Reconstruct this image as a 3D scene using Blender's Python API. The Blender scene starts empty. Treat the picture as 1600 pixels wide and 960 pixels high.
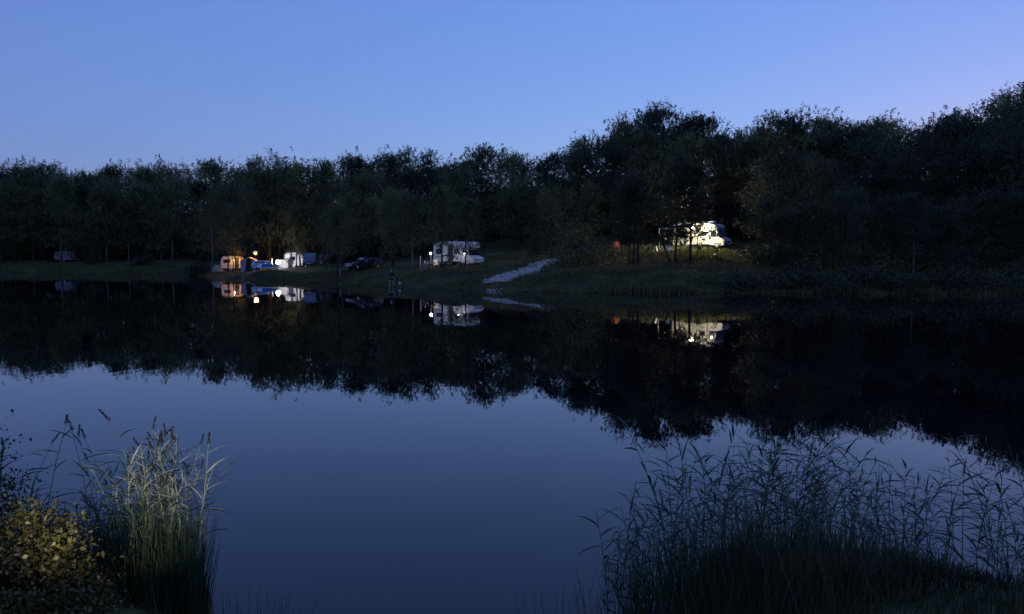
import bpy, bmesh, math, random
import numpy as np
from mathutils import Vector, Matrix

R = math.radians
sc = bpy.context.scene
COL = sc.collection

# ------------------------------------------------------------------ camera
H = 2.9                       # lens height above the water
F = 1200.0                    # focal length in pixels of the 1600 px wide photograph
PITCH = math.atan((480 - 405) / F)
cam_d = bpy.data.cameras.new("camera")
cam = bpy.data.objects.new("camera", cam_d)
COL.objects.link(cam)
cam_d.sensor_width = 36.0
cam_d.lens = 36.0 * F / 1600.0
cam_d.clip_start = 0.05
cam_d.clip_end = 3000
cam.location = (0, 0, H)
cam.rotation_euler = (math.pi / 2 - PITCH, 0, 0)
sc.camera = cam

# ------------------------------------------------------------------ sky, afterglow, exposure
world = bpy.data.worlds.new("World")
sc.world = world
world.use_nodes = True
wn = world.node_tree
sky = wn.nodes.new("ShaderNodeTexSky")
sky.sky_type = 'NISHITA'
sky.sun_disc = False
sky.sun_elevation = R(-1.0)
sky.sun_rotation = R(36)
sky.dust_density = 1.0
sky.ozone_density = 2.7
# the single scattering sky leaves out the even blue of scattered twilight: add it all round
even = wn.nodes.new("ShaderNodeMix"); even.data_type = 'RGBA'; even.blend_type = 'ADD'
even.inputs['Factor'].default_value = 1.0
even.inputs['B'].default_value = (.115, .205, .620, 1)
wn.links.new(sky.outputs[0], even.inputs['A'])
wn.links.new(even.outputs['Result'], wn.nodes['Background'].inputs[0])
SKY = 0.12
wn.nodes['Background'].inputs[1].default_value = SKY

sun_d = bpy.data.lights.new("sun", 'SUN')
sun_d.energy = 0.003
sun_d.angle = R(20)
sun_d.color = (1.0, 0.8, 0.65)
sun = bpy.data.objects.new("sun", sun_d)
COL.objects.link(sun)
sun.rotation_euler = (R(88), 0, R(180 - 36))

sc.view_settings.view_transform = 'Standard'
sc.view_settings.look = 'None'
sc.view_settings.gamma = 1.0
sc.view_settings.use_curve_mapping = False
EXPO = math.log2(.70 / SKY)
sc.view_settings.exposure = EXPO
sc.cycles.use_denoising = True
sc.cycles.max_bounces = 6
sc.cycles.diffuse_bounces = 2
sc.cycles.glossy_bounces = 3
sc.cycles.transmission_bounces = 3
sc.cycles.transparent_max_bounces = 6
sc.cycles.sample_clamp_indirect = 1.0
sc.cycles.caustics_reflective = False
sc.cycles.caustics_refractive = False
LUM = 2 ** -EXPO              # lamp powers are quoted for exposure 0

# ------------------------------------------------------------------ helpers
def ray(x, y):
    u = (x - 800) / F
    v = (480 - y) / F
    cp, sp = math.cos(PITCH), math.sin(PITCH)
    return u, cp + v * sp, -sp + v * cp

def X_at(x, Y, y=410):
    u, fy, fz = ray(x, y)
    return u / fy * Y

def Z_at(y, Y):
    u, fy, fz = ray(800, y)
    return H + fz / fy * Y

def smooth(a, b, t):
    t = np.clip((np.asarray(t, float) - a) / (b - a), 0, 1)
    return t * t * (3 - 2 * t)

def vnoise(x, y, seed=0):
    x = np.asarray(x, float); y = np.asarray(y, float)
    xi = np.floor(x).astype(np.int64); yi = np.floor(y).astype(np.int64)
    fx = x - xi; fy = y - yi
    fx = fx * fx * (3 - 2 * fx); fy = fy * fy * (3 - 2 * fy)
    def h(a, b):
        n = (a * 374761393 + b * 668265263 + seed * 974711) & 0x7fffffff
        n = ((n ^ (n >> 13)) * 1274126177) & 0x7fffffff
        return ((n ^ (n >> 16)) & 0xffff) / 65535.0
    return (h(xi, yi) * (1 - fx) + h(xi + 1, yi) * fx) * (1 - fy) + (h(xi, yi + 1) * (1 - fx) + h(xi + 1, yi + 1) * fx) * fy

SX = np.array([-420, -260, -180, -110, -69, -50, -30, -12.8, -2.3, 10, 40, 70, 120, 220, 420], float)
SY = np.array([225, 198, 186, 168, 150, 126, 102, 80, 69.5, 66, 63, 66, 78, 95, 130], float)
_gx = np.linspace(-420, 420, 3361)
_gy = np.interp(_gx, SX, SY)
_k = np.hanning(41); _k /= _k.sum()
_gy = np.convolve(np.pad(_gy, 20, mode='edge'), _k, mode='valid')

def shore(X):
    X = np.asarray(X, float)
    return np.interp(X, _gx, _gy) + 1.6 * (vnoise(X * 0.16, X * 0 + 3.1, 5) - 0.5) + 0.8 * (vnoise(X * 0.6, X * 0 + 9.1, 6) - 0.5)

PS = np.array([0, 2, 5, 10, 16, 26, 40, 60, 105, 160, 400], float)
PROF = {-75: [0, .55, .95, 1.45, 1.9, 2.6, 3.6, 7.0, 19, 22, 24],
        -42: [0, .45, .85, 1.15, 1.4, 1.8, 2.5, 5.0, 18, 22, 24],
        -14: [0, .45, .95, 1.6, 1.95, 2.5, 3.3, 5.5, 18, 22, 24],
        4: [0, .45, .95, 1.55, 2.1, 3.1, 3.9, 7.0, 19, 23, 25],
        17: [0, .45, .95, 1.7, 2.55, 4.25, 5.2, 9.0, 21, 25, 27]}
PX = sorted(PROF)

def ground_z(X, Y):
    X = np.asarray(X, float); Y = np.asarray(Y, float)
    X, Y = np.broadcast_arrays(X, Y)
    s = Y - shore(X)
    prof = np.array([np.interp(s, PS, PROF[p]) for p in PX])
    z = prof[0].copy()
    for i in range(len(PX) - 1):
        w = smooth(PX[i], PX[i + 1], X)
        z = np.where(X >= PX[i], prof[i] * (1 - w) + prof[i + 1] * w, z)
    und = (vnoise(X * .11, Y * .11, 1) - .5) * .5 + (vnoise(X * .45, Y * .45, 2) - .5) * .22
    z = z + und * np.clip(s / 12, 0, 1)
    z = np.where(s < 0, np.maximum(0.16 * s, -1.8), z)
    # the near bank, where the photographer stands
    yn = 4.75 + 0.5 * (vnoise(X * .5, X * 0 + 4.4, 8) - .5) + 0.10 * np.abs(X) + 0.35 * smooth(1.0, 3.0, X)
    yn = yn + 1.5 * smooth(-2.0, -2.7, X) + 2.3 * smooth(.55, 2.1, X) * (1 - .75 * smooth(2.9, 3.9, X))
    n = yn - Y
    zn = np.where(n > 0, np.minimum(n * .30, 1.3 + .02 * n), np.maximum(n * .25, -1.8))
    zn = zn + np.where(n > 0, (vnoise(X * 1.3, Y * 1.3, 3) - .5) * .12 * np.clip(n, 0, 1), 0)
    return np.maximum(z, zn)

def gz(X, Y):
    return float(ground_z(X, Y))

def tag(o, label=None, cat=None, group=None, kind=None):
    if label: o["label"] = label
    if cat: o["category"] = cat
    if group: o["group"] = group
    if kind: o["kind"] = kind
    return o

def empty(name, loc=(0, 0, 0), rz=0.0):
    o = bpy.data.objects.new(name, None)
    COL.objects.link(o)
    o.location = loc
    o.rotation_euler = (0, 0, rz)
    o.empty_display_size = .2
    return o

def link_mesh(name, me, mat, parent=None):
    o = bpy.data.objects.new(name, me)
    COL.objects.link(o)
    if mat is not None and not me.materials:
        me.materials.append(mat)
    if parent is not None:
        o.parent = parent
    return o

def copy_tree(o, parent=None):
    c = o.copy()
    COL.objects.link(c)
    c.parent = parent
    for ch in list(o.children):
        copy_tree(ch, c)
    return c

class MB:
    def __init__(self):
        self.v = []; self.f = []
    def add(self, vs, fs):
        b = len(self.v)
        self.v += [tuple(p) for p in vs]
        self.f += [tuple(i + b for i in f) for f in fs]
        return self
    def box(self, c, s, rz=0.0, ry=0.0, rx=0.0):
        m = Matrix.Rotation(rz, 3, 'Z') @ Matrix.Rotation(ry, 3, 'Y') @ Matrix.Rotation(rx, 3, 'X')
        vs = [Vector(c) + m @ Vector((sx * s[0] / 2, sy * s[1] / 2, sz * s[2] / 2)) for sx in (-1, 1) for sy in (-1, 1) for sz in (-1, 1)]
        return self.add(vs, [(0, 1, 3, 2), (4, 6, 7, 5), (0, 4, 5, 1), (2, 3, 7, 6), (0, 2, 6, 4), (1, 5, 7, 3)])
    def tube(self, pts, rad, n=6, cap=True):
        pts = [Vector(p) for p in pts]
        if not hasattr(rad, '__len__'): rad = [rad] * len(pts)
        vs = []; fs = []
        d0 = (pts[1] - pts[0]).normalized()
        a = d0.orthogonal().normalized()
        for i, p in enumerate(pts):
            d = (pts[min(i + 1, len(pts) - 1)] - pts[max(i - 1, 0)]).normalized()
            a = (a - d * a.dot(d)).normalized()
            b = d.cross(a)
            for k in range(n):
                t = 2 * math.pi * k / n
                vs.append(p + (a * math.cos(t) + b * math.sin(t)) * rad[i])
        for i in range(len(pts) - 1):
            for k in range(n):
                k2 = (k + 1) % n
                fs.append((i * n + k, i * n + k2, (i + 1) * n + k2, (i + 1) * n + k))
        if cap:
            fs.append(tuple(range(n))[::-1]); fs.append(tuple(range((len(pts) - 1) * n, len(pts) * n)))
        return self.add(vs, fs)
    def prism(self, prof, y0, y1):                      # side outline (x, z) drawn out along y
        n = len(prof)
        vs = [(x, y0, z) for x, z in prof] + [(x, y1, z) for x, z in prof]
        fs = [tuple(range(n)), tuple(range(2 * n - 1, n - 1, -1))]
        fs += [(i, i + n, (i + 1) % n + n, (i + 1) % n) for i in range(n)]
        return self.add(vs, fs)
    def loft(self, rings, cap=True):                    # rings of equal length, closed loops
        n = len(rings[0]); vs = [p for r in rings for p in r]; fs = []
        for i in range(len(rings) - 1):
            for k in range(n):
                k2 = (k + 1) % n
                fs.append((i * n + k, i * n + k2, (i + 1) * n + k2, (i + 1) * n + k))
        if cap:
            fs.append(tuple(range(n))[::-1]); fs.append(tuple(range((len(rings) - 1) * n, len(rings) * n)))
        return self.add(vs, fs)
    def lathe(self, prof, n=14, c=(0, 0, 0), axis='z'):
        rings = []
        for r, h in prof:
            ring = []
            for k in range(n):
                t = 2 * math.pi * k / n
                p = (r * math.cos(t), r * math.sin(t), h)
                if axis == 'y': p = (p[0], p[2], p[1])
                ring.append((p[0] + c[0], p[1] + c[1], p[2] + c[2]))
            rings.append(ring)
        return self.loft(rings)
    def mesh(self, name, bevel=0.0, seg=2, smooth_=False):
        me = bpy.data.meshes.new(name)
        me.from_pydata(self.v, [], self.f)
        bm = bmesh.new(); bm.from_mesh(me)
        bmesh.ops.recalc_face_normals(bm, faces=bm.faces)
        if bevel > 0:
            es = [e for e in bm.edges if len(e.link_faces) == 2 and e.calc_face_angle(0) > R(25)]
            bmesh.ops.bevel(bm, geom=es, offset=bevel, segments=seg, affect='EDGES', profile=.6, clamp_overlap=True)
        if smooth_:
            for f in bm.faces: f.smooth = True
        bm.to_mesh(me); bm.free()
        return me
    def build(self, name, mat, parent=None, bevel=0.0, seg=2, smooth_=False):
        return link_mesh(name, self.mesh(name, bevel, seg, smooth_), mat, parent)

# ------------------------------------------------------------------ materials
def mat(name, col, rough=.6, metal=0.0, var=.12, scale=3.0, bump=0.0, spec=.5, col2=None, coat=0.0, objvar=0.0, sheen=0):
    m = bpy.data.materials.new(name); m.use_nodes = True
    nt = m.node_tree; p = nt.nodes['Principled BSDF']
    p.inputs['Roughness'].default_value = rough
    p.inputs['Metallic'].default_value = metal
    p.inputs['Specular IOR Level'].default_value = spec
    p.inputs['Coat Weight'].default_value = coat
    tc = nt.nodes.new('ShaderNodeTexCoord')
    no = nt.nodes.new('ShaderNodeTexNoise')
    no.inputs['Scale'].default_value = scale; no.inputs['Detail'].default_value = 5
    nt.links.new(tc.outputs['Object'], no.inputs['Vector'])
    mx = nt.nodes.new('ShaderNodeMix'); mx.data_type = 'RGBA'
    c2 = col2 if col2 else tuple(c * (1 - 2 * var) for c in col)
    mx.inputs['A'].default_value = (*c2, 1)
    mx.inputs['B'].default_value = (*[min(1, c * (1 + var)) for c in col], 1)
    rmp = nt.nodes.new('ShaderNodeMapRange')
    rmp.inputs['From Min'].default_value = .35; rmp.inputs['From Max'].default_value = .65
    nt.links.new(no.outputs['Fac'], rmp.inputs['Value'])
    nt.links.new(rmp.outputs['Result'], mx.inputs['Factor'])
    out = mx.outputs['Result']
    if objvar:
        oi = nt.nodes.new('ShaderNodeObjectInfo')
        hs = nt.nodes.new('ShaderNodeHueSaturation')
        mr = nt.nodes.new('ShaderNodeMapRange')
        mr.inputs['To Min'].default_value = 1 - objvar; mr.inputs['To Max'].default_value = 1 + objvar
        nt.links.new(oi.outputs['Random'], mr.inputs['Value'])
        nt.links.new(mr.outputs['Result'], hs.inputs['Value'])
        nt.links.new(out, hs.inputs['Color'])
        out = hs.outputs['Color']
    nt.links.new(out, p.inputs['Base Color'])
    if bump:
        b = nt.nodes.new('ShaderNodeBump'); b.inputs['Strength'].default_value = bump; b.inputs['Distance'].default_value = .03
        nt.links.new(no.outputs['Fac'], b.inputs['Height']); nt.links.new(b.outputs['Normal'], p.inputs['Normal'])
    return m

def leaf_mat(name, c1, c2, trans=.4, scale=.55, objvar=.35, rough=.48):
    m = bpy.data.materials.new(name); m.use_nodes = True
    nt = m.node_tree; nt.nodes.clear()
    out = nt.nodes.new('ShaderNodeOutputMaterial')
    tc = nt.nodes.new('ShaderNodeTexCoord')
    no = nt.nodes.new('ShaderNodeTexNoise'); no.inputs['Scale'].default_value = scale; no.inputs['Detail'].default_value = 6
    nt.links.new(tc.outputs['Object'], no.inputs['Vector'])
    mr = nt.nodes.new('ShaderNodeMapRange'); mr.inputs['From Min'].default_value = .33; mr.inputs['From Max'].default_value = .67
    nt.links.new(no.outputs['Fac'], mr.inputs['Value'])
    mx = nt.nodes.new('ShaderNodeMix'); mx.data_type = 'RGBA'
    mx.inputs['A'].default_value = (*c1, 1); mx.inputs['B'].default_value = (*c2, 1)
    nt.links.new(mr.outputs['Result'], mx.inputs['Factor'])
    oi = nt.nodes.new('ShaderNodeObjectInfo')
    hs = nt.nodes.new('ShaderNodeHueSaturation')
    r2 = nt.nodes.new('ShaderNodeMapRange'); r2.inputs['To Min'].default_value = 1 - objvar; r2.inputs['To Max'].default_value = 1 + objvar
    nt.links.new(oi.outputs['Random'], r2.inputs['Value']); nt.links.new(r2.outputs['Result'], hs.inputs['Value'])
    nt.links.new(mx.outputs['Result'], hs.inputs['Color'])
    p = nt.nodes.new('ShaderNodeBsdfPrincipled'); p.inputs['Roughness'].default_value = rough
    p.inputs['Specular IOR Level'].default_value = .6
    nt.links.new(hs.outputs['Color'], p.inputs['Base Color'])
    t = nt.nodes.new('ShaderNodeBsdfTranslucent'); nt.links.new(hs.outputs['Color'], t.inputs['Color'])
    ms = nt.nodes.new('ShaderNodeMixShader'); ms.inputs[0].default_value = trans
    nt.links.new(p.outputs[0], ms.inputs[1]); nt.links.new(t.outputs[0], ms.inputs[2])
    nt.links.new(ms.outputs[0], out.inputs['Surface'])
    return m

def emit_mat(name, col, strength):
    m = bpy.data.materials.new(name); m.use_nodes = True
    p = m.node_tree.nodes['Principled BSDF']
    p.inputs['Base Color'].default_value = (.8, .8, .8, 1)
    p.inputs['Emission Color'].default_value = (*col, 1)
    p.inputs['Emission Strength'].default_value = strength * LUM
    return m

def glass_mat(name, col=(.01, .013, .016), rough=.04):
    m = bpy.data.materials.new(name); m.use_nodes = True
    p = m.node_tree.nodes['Principled BSDF']
    p.inputs['Base Color'].default_value = (*col, 1); p.inputs['Roughness'].default_value = rough
    p.inputs['Specular IOR Level'].default_value = .8; p.inputs['Coat Weight'].default_value = .5
    return m

def water_mat():
    m = bpy.data.materials.new('lake_water'); m.use_nodes = True
    nt = m.node_tree; p = nt.nodes['Principled BSDF']
    p.inputs['Base Color'].default_value = (.0012, .0022, .0040, 1)
    p.inputs['Roughness'].default_value = .012
    p.inputs['IOR'].default_value = 1.333
    tc = nt.nodes.new('ShaderNodeTexCoord')
    mp = nt.nodes.new('ShaderNodeMapping'); mp.inputs['Scale'].default_value = (.9, .35, 1)
    n1 = nt.nodes.new('ShaderNodeTexNoise'); n1.inputs['Scale'].default_value = 1.1; n1.inputs['Detail'].default_value = 3
    nt.links.new(tc.outputs['Object'], mp.inputs['Vector']); nt.links.new(mp.outputs[0], n1.inputs['Vector'])
    n2 = nt.nodes.new('ShaderNodeTexNoise'); n2.inputs['Scale'].default_value = .06; n2.inputs['Detail'].default_value = 2
    nt.links.new(tc.outputs['Object'], n2.inputs['Vector'])
    mr = nt.nodes.new('ShaderNodeMapRange'); mr.inputs['From Min'].default_value = .4; mr.inputs['From Max'].default_value = .7
    mr.inputs['To Min'].default_value = .25; mr.inputs['To Max'].default_value = 1
    nt.links.new(n2.outputs['Fac'], mr.inputs['Value'])
    b = nt.nodes.new('ShaderNodeBump'); b.inputs['Distance'].default_value = .010
    ml = nt.nodes.new('ShaderNodeMath'); ml.operation = 'MULTIPLY'; ml.inputs[1].default_value = .6
    nt.links.new(mr.outputs[0], ml.inputs[0]); nt.links.new(ml.outputs[0], b.inputs['Strength'])
    nt.links.new(n1.outputs['Fac'], b.inputs['Height']); nt.links.new(b.outputs['Normal'], p.inputs['Normal'])
    return m

def ground_mat():
    m = bpy.data.materials.new('bank_ground'); m.use_nodes = True
    nt = m.node_tree; p = nt.nodes['Principled BSDF']
    p.inputs['Roughness'].default_value = .9; p.inputs['Specular IOR Level'].default_value = .15
    tc = nt.nodes.new('ShaderNodeTexCoord')
    def noise(s, d):
        n = nt.nodes.new('ShaderNodeTexNoise'); n.inputs['Scale'].default_value = s; n.inputs['Detail'].default_value = d
        nt.links.new(tc.outputs['Object'], n.inputs['Vector']); return n
    a = noise(1.6, 8); bn = noise(.22, 4)
    g = nt.nodes.new('ShaderNodeMix'); g.data_type = 'RGBA'
    g.inputs['A'].default_value = (.036, .040, .015, 1); g.inputs['B'].default_value = (.105, .108, .042, 1)
    r1 = nt.nodes.new('ShaderNodeMapRange'); r1.inputs['From Min'].default_value = .35; r1.inputs['From Max'].default_value = .68
    nt.links.new(a.outputs['Fac'], r1.inputs['Value']); nt.links.new(r1.outputs[0], g.inputs['Factor'])
    s = nt.nodes.new('ShaderNodeMix'); s.data_type = 'RGBA'
    s.inputs['B'].default_value = (.21, .165, .115, 1)
    nt.links.new(g.outputs['Result'], s.inputs['A'])
    at = nt.nodes.new('ShaderNodeAttribute'); at.attribute_name = 'dirt'
    ad = nt.nodes.new('ShaderNodeMath'); ad.operation = 'MULTIPLY_ADD'; ad.inputs[1].default_value = 1.5; ad.inputs[2].default_value = -.75
    nt.links.new(bn.outputs['Fac'], ad.inputs[0])
    su = nt.nodes.new('ShaderNodeMath'); su.operation = 'ADD'; su.use_clamp = True
    nt.links.new(ad.outputs[0], su.inputs[0]); nt.links.new(at.outputs['Fac'], su.inputs[1])
    mu = nt.nodes.new('ShaderNodeMath'); mu.operation = 'MULTIPLY'; mu.use_clamp = True
    nt.links.new(su.outputs[0], mu.inputs[0]); nt.links.new(at.outputs['Fac'], mu.inputs[1])
    nt.links.new(mu.outputs[0], s.inputs['Factor'])
    nt.links.new(s.outputs['Result'], p.inputs['Base Color'])
    b = nt.nodes.new('ShaderNodeBump'); b.inputs['Strength'].default_value = .9; b.inputs['Distance'].default_value = .15
    nt.links.new(a.outputs['Fac'], b.inputs['Height']); nt.links.new(b.outputs['Normal'], p.inputs['Normal'])
    return m

M = {
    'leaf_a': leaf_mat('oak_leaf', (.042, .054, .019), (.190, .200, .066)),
    'leaf_b': leaf_mat('dark_leaf', (.016, .022, .010), (.070, .080, .029)),  # also gives right-hand trees their gloom through leaf colour
    'leaf_c': leaf_mat('pale_leaf', (.055, .065, .027), (.205, .212, .080)),
    'bark': mat('bark', (.075, .066, .056), .9, bump=.8, var=.3, scale=6),
    'bark_pale': mat('pale_bark', (.17, .155, .135), .85, bump=.5, var=.3, scale=3),
    'bark_dark': mat('dark_bark', (.035, .031, .027), .9, bump=.8, var=.3, scale=6),
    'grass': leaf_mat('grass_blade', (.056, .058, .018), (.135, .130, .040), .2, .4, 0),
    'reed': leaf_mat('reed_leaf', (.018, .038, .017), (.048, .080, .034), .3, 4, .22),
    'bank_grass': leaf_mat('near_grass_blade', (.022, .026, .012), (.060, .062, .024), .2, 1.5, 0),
    'reed_dry': leaf_mat('dry_reed', (.20, .22, .16), (.32, .33, .24), .2, 4, .15),
    'reed_stem': mat('reed_stem', (.075, .095, .055), .6, var=.2, scale=5),
    'plume': mat('reed_plume', (.013, .011, .011), .9, var=.3, scale=25),
    'bush': leaf_mat('yellow_bush_leaf', (.032, .026, .009), (.150, .130, .020), .25, 5.0, 0),
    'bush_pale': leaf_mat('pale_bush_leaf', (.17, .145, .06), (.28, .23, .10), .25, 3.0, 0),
    'ground': ground_mat(), 'water': water_mat(),
    'gravel': mat('pale_gravel', (.24, .22, .20), .95, var=.3, scale=2.2, bump=1.0, col2=(.06, .055, .045)),
    'track': mat('dirt_track', (.125, .11, .09), .95, var=.3, scale=.8, bump=.8),
    'stone': mat('limestone', (.38, .345, .30), .85, var=.25, scale=2, bump=.6),
    'white': mat('white_body', (.74, .75, .76), .32, var=.04, scale=1.2, coat=.3),
    'ivory': mat('ivory_body', (.46, .45, .43), .35, var=.08, scale=1.0, coat=.3),
    'cream': mat('cream_panel', (.70, .64, .52), .4, var=.06, scale=1.2),
    'grey_trim': mat('grey_trim', (.22, .28, .24), .5, var=.1),
    'dark_trim': mat('black_trim', (.018, .018, .02), .5, var=.1),
    'tyre': mat('tyre', (.016, .016, .016), .85, var=.2, scale=8),
    'rim': mat('steel_rim', (.45, .46, .47), .35, metal=.7, var=.1),
    'chrome': mat('lamp_glass', (.55, .57, .6), .1, metal=.6, var=.05),
    'silver': mat('silver_paint', (.42, .43, .45), .3, metal=.4, var=.05, coat=.5),
    'navy': mat('navy_paint', (.010, .013, .028), .22, var=.1, coat=.8),
    'vanblue': mat('pale_blue_paint', (.16, .20, .26), .35, var=.05, coat=.4),
    'glass': glass_mat('window_glass'),
    'pale_glass': glass_mat('sky_reflection_glass', (.07, .09, .12), .2),  # sky reflection put into the glass as a pale blue base colour
    'plate': mat('number_plate', (.75, .75, .70), .5, var=.03),
    'tail': mat('tail_lamp', (.35, .015, .012), .3, var=.05),
    'canvas_grey': mat('grey_canvas', (.30, .31, .33), .9, var=.12, scale=2),
    'canvas_green': mat('grey_green_canvas', (.145, .190, .190), .9, var=.12, scale=2),
    'canvas_dark': mat('dark_canvas', (.035, .037, .045), .9, var=.12, scale=2),
    'canvas_tan': mat('tan_canvas', (.40, .35, .27), .9, var=.12, scale=2),
    'orange': mat('orange_fabric', (.60, .13, .04), .8, var=.1, scale=3),
    'towel': mat('white_towel', (.72, .71, .70), .9, var=.06, scale=4),
    'sup_white': mat('board_white', (.70, .72, .74), .4, var=.04),
    'sup_blue': mat('board_blue_pad', (.035, .10, .36), .7, var=.1, scale=6),
    'sup_grey': mat('board_grey_pad', (.22, .22, .25), .8, var=.15, scale=8),
    'pole': mat('pale_metal_pole', (.58, .58, .58), .4, metal=.4, var=.08),
    'wood': mat('table_wood', (.50, .33, .15), .5, var=.15, scale=4),
    'blue': mat('blue_plastic', (.06, .20, .48), .45, var=.06),
    'blanket': mat('white_fabric', (.68, .66, .62), .9, var=.08),
    'skin': mat('skin', (.52, .36, .27), .55, var=.06),
    'jacket': mat('dark_jacket', (.020, .021, .034), .9, var=.2, scale=10),
    'hair': mat('brown_hair', (.05, .035, .025), .8, var=.2, scale=20),
    'stake': mat('white_post_paint', (.55, .55, .53), .7, var=.12),
}

# ------------------------------------------------------------------ fast polygon soups (leaves, blades)
def quads_mesh(name, Q):
    Q = np.ascontiguousarray(Q, dtype=np.float32)
    n = len(Q)
    me = bpy.data.meshes.new(name)
    me.vertices.add(4 * n); me.vertices.foreach_set('co', Q.reshape(-1))
    me.loops.add(4 * n); me.loops.foreach_set('vertex_index', np.arange(4 * n, dtype=np.int32))
    me.polygons.add(n); me.polygons.foreach_set('loop_start', np.arange(0, 4 * n, 4, dtype=np.int32))
    me.polygons.foreach_set('loop_total', np.full(n, 4, dtype=np.int32))
    me.update(calc_edges=True); me.validate()
    return me

def unit(v):
    return v / np.maximum(np.linalg.norm(v, axis=-1, keepdims=True), 1e-9)

def leaf_quads(c, size, rng, aspect=.6, flat=.0):
    n = len(c)
    u = unit(rng.normal(size=(n, 3)))
    w = rng.normal(size=(n, 3)); w[:, 2] += flat
    v = unit(np.cross(u, w))
    s = np.asarray(size).reshape(-1, 1) * np.ones((n, 1))
    a = u * s * .5; b = v * s * .5 * aspect
    bend = np.cross(unit(u), unit(v)) * s * .10
    return np.stack([c - a, c + b - a * .1 + bend, c + a, c - b - a * .1 + bend], axis=1)

# ------------------------------------------------------------------ terrain and lake
def build_ground():
    xs = np.concatenate([np.arange(-420, -150, 9), np.arange(-150, 95, 1.3), np.arange(95, 421, 9)])
    xs = np.unique(np.concatenate([xs, np.arange(-12, 12, .55)]))
    ys = np.unique(np.concatenate([np.arange(-40, -2, 3), np.arange(-2, 9, .45), np.arange(9, 56, 5), np.arange(56, 150, 1.0),
                                   np.arange(150, 215, 2), np.arange(215, 460, 12)]))
    gx, gy = np.meshgrid(xs, ys, indexing='ij')
    z = ground_z(gx, gy)
    nx, ny = gx.shape
    co = np.stack([gx, gy, z], -1).reshape(-1, 3).astype(np.float32)
    idx = np.arange(nx * ny).reshape(nx, ny)
    f = np.stack([idx[:-1, :-1], idx[1:, :-1], idx[1:, 1:], idx[:-1, 1:]], -1).reshape(-1, 4).astype(np.int32)
    me = bpy.data.meshes.new('ground')
    me.vertices.add(len(co)); me.vertices.foreach_set('co', co.reshape(-1))
    me.loops.add(f.size); me.loops.foreach_set('vertex_index', f.reshape(-1))
    me.polygons.add(len(f)); me.polygons.foreach_set('loop_start', np.arange(0, f.size, 4, dtype=np.int32))
    me.polygons.foreach_set('loop_total', np.full(len(f), 4, dtype=np.int32))
    me.update(calc_edges=True)
    me.polygons.foreach_set('use_smooth', np.ones(len(f), dtype=bool))
    # trodden soil: camp pitches, a strip along the water, forest floor
    X, Y = co[:, 0], co[:, 1]
    s = Y - shore(X)
    d = np.zeros(len(co))
    for (cx, cy, rx, ry, k) in ((-41, 121, 13, 7, 1.0), (-48, 121, 5, 4, .8), (-15, 94, 11, 7, .75), (-9, 89.5, 6, 5, .9), (23, 91, 10, 4, .5), (-28, 108, 12, 6, .6)):
        d = np.maximum(d, k * np.exp(-((X - cx) / rx) ** 2 - ((Y - cy) / ry) ** 2))
        at = me.attributes.new('dirt', 'FLOAT', 'POINT'); at.data.foreach_set('value', d.astype(np.float32))
    o = link_mesh('ground', me, M['ground'])
    tag(o, kind='structure')

build_ground()
w = MB().add([(-420, -30, 0), (420, -30, 0), (420, 260, 0), (-420, 260, 0)], [(0, 1, 2, 3)]).build('lake_water', M['water'])
tag(w, kind='structure')

def ribbon(name, pts, width, material, lift=.035, step=.5, rough=.04, cross=7, seed=1):
    pts = np.array(pts, float)
    seg = np.linalg.norm(np.diff(pts, axis=0), axis=1); t = np.concatenate([[0], np.cumsum(seg)])
    n = max(4, int(t[-1] / step)); tt = np.linspace(0, t[-1], n)
    px = np.interp(tt, t, pts[:, 0]); py = np.interp(tt, t, pts[:, 1])
    wd = np.interp(tt, t, np.array(width, float) if hasattr(width, '__len__') else np.full(len(pts), width))
    for _ in range(3):
        px[1:-1] = (px[:-2] + px[1:-1] * 2 + px[2:]) / 4; py[1:-1] = (py[:-2] + py[1:-1] * 2 + py[2:]) / 4
    tx = np.gradient(px); ty = np.gradient(py); l = np.hypot(tx, ty); nx, ny = -ty / l, tx / l
    rng = np.random.default_rng(seed)
    vs = []; fs = []
    for i in range(n):
        for k in range(cross):
            q = (k / (cross - 1) - .5) * wd[i] * (1 + .18 * (rng.random() - .5))
            x, y = px[i] + nx[i] * q, py[i] + ny[i] * q
            e = 1 - abs(k / (cross - 1) - .5) * 2
            vs.append((x, y, gz(x, y) + lift * (.25 + .75 * min(1, e * 3)) + (rng.random() - .5) * rough * min(1, e * 3)))
    for i in range(n - 1):
        for k in range(cross - 1):
            a = i * cross + k
            fs.append((a, a + 1, a + cross + 1, a + cross))
    o = MB().add(vs, fs).build(name, material, smooth_=True)
    tag(o, kind='structure')
    return list(zip(px, py, wd))

RAMP = [(-1.5, 72.6), (-.6, 74.6), (1.2, 78), (2.7, 83), (4.0, 87.5), (5.0, 90.5)]
ramp_line = ribbon('boat_ramp', RAMP, [2.0, 2.7, 2.8, 2.6, 2.2, 1.6], M['gravel'], .05, .45, .07, 9, 3)
ribbon('dirt_track', [(5.2, 91.5), (4.2, 97), (0, 101.5), (-5, 103.5), (-10, 104)], 2.6, M['track'], .03, .8, .05, 5, 4)
ribbon('upper_track', [(8.4, 96.4), (7.6, 98.6), (7.4, 100.5)], 2.8, M['gravel'], .03, .8, .05, 5, 5)

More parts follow.
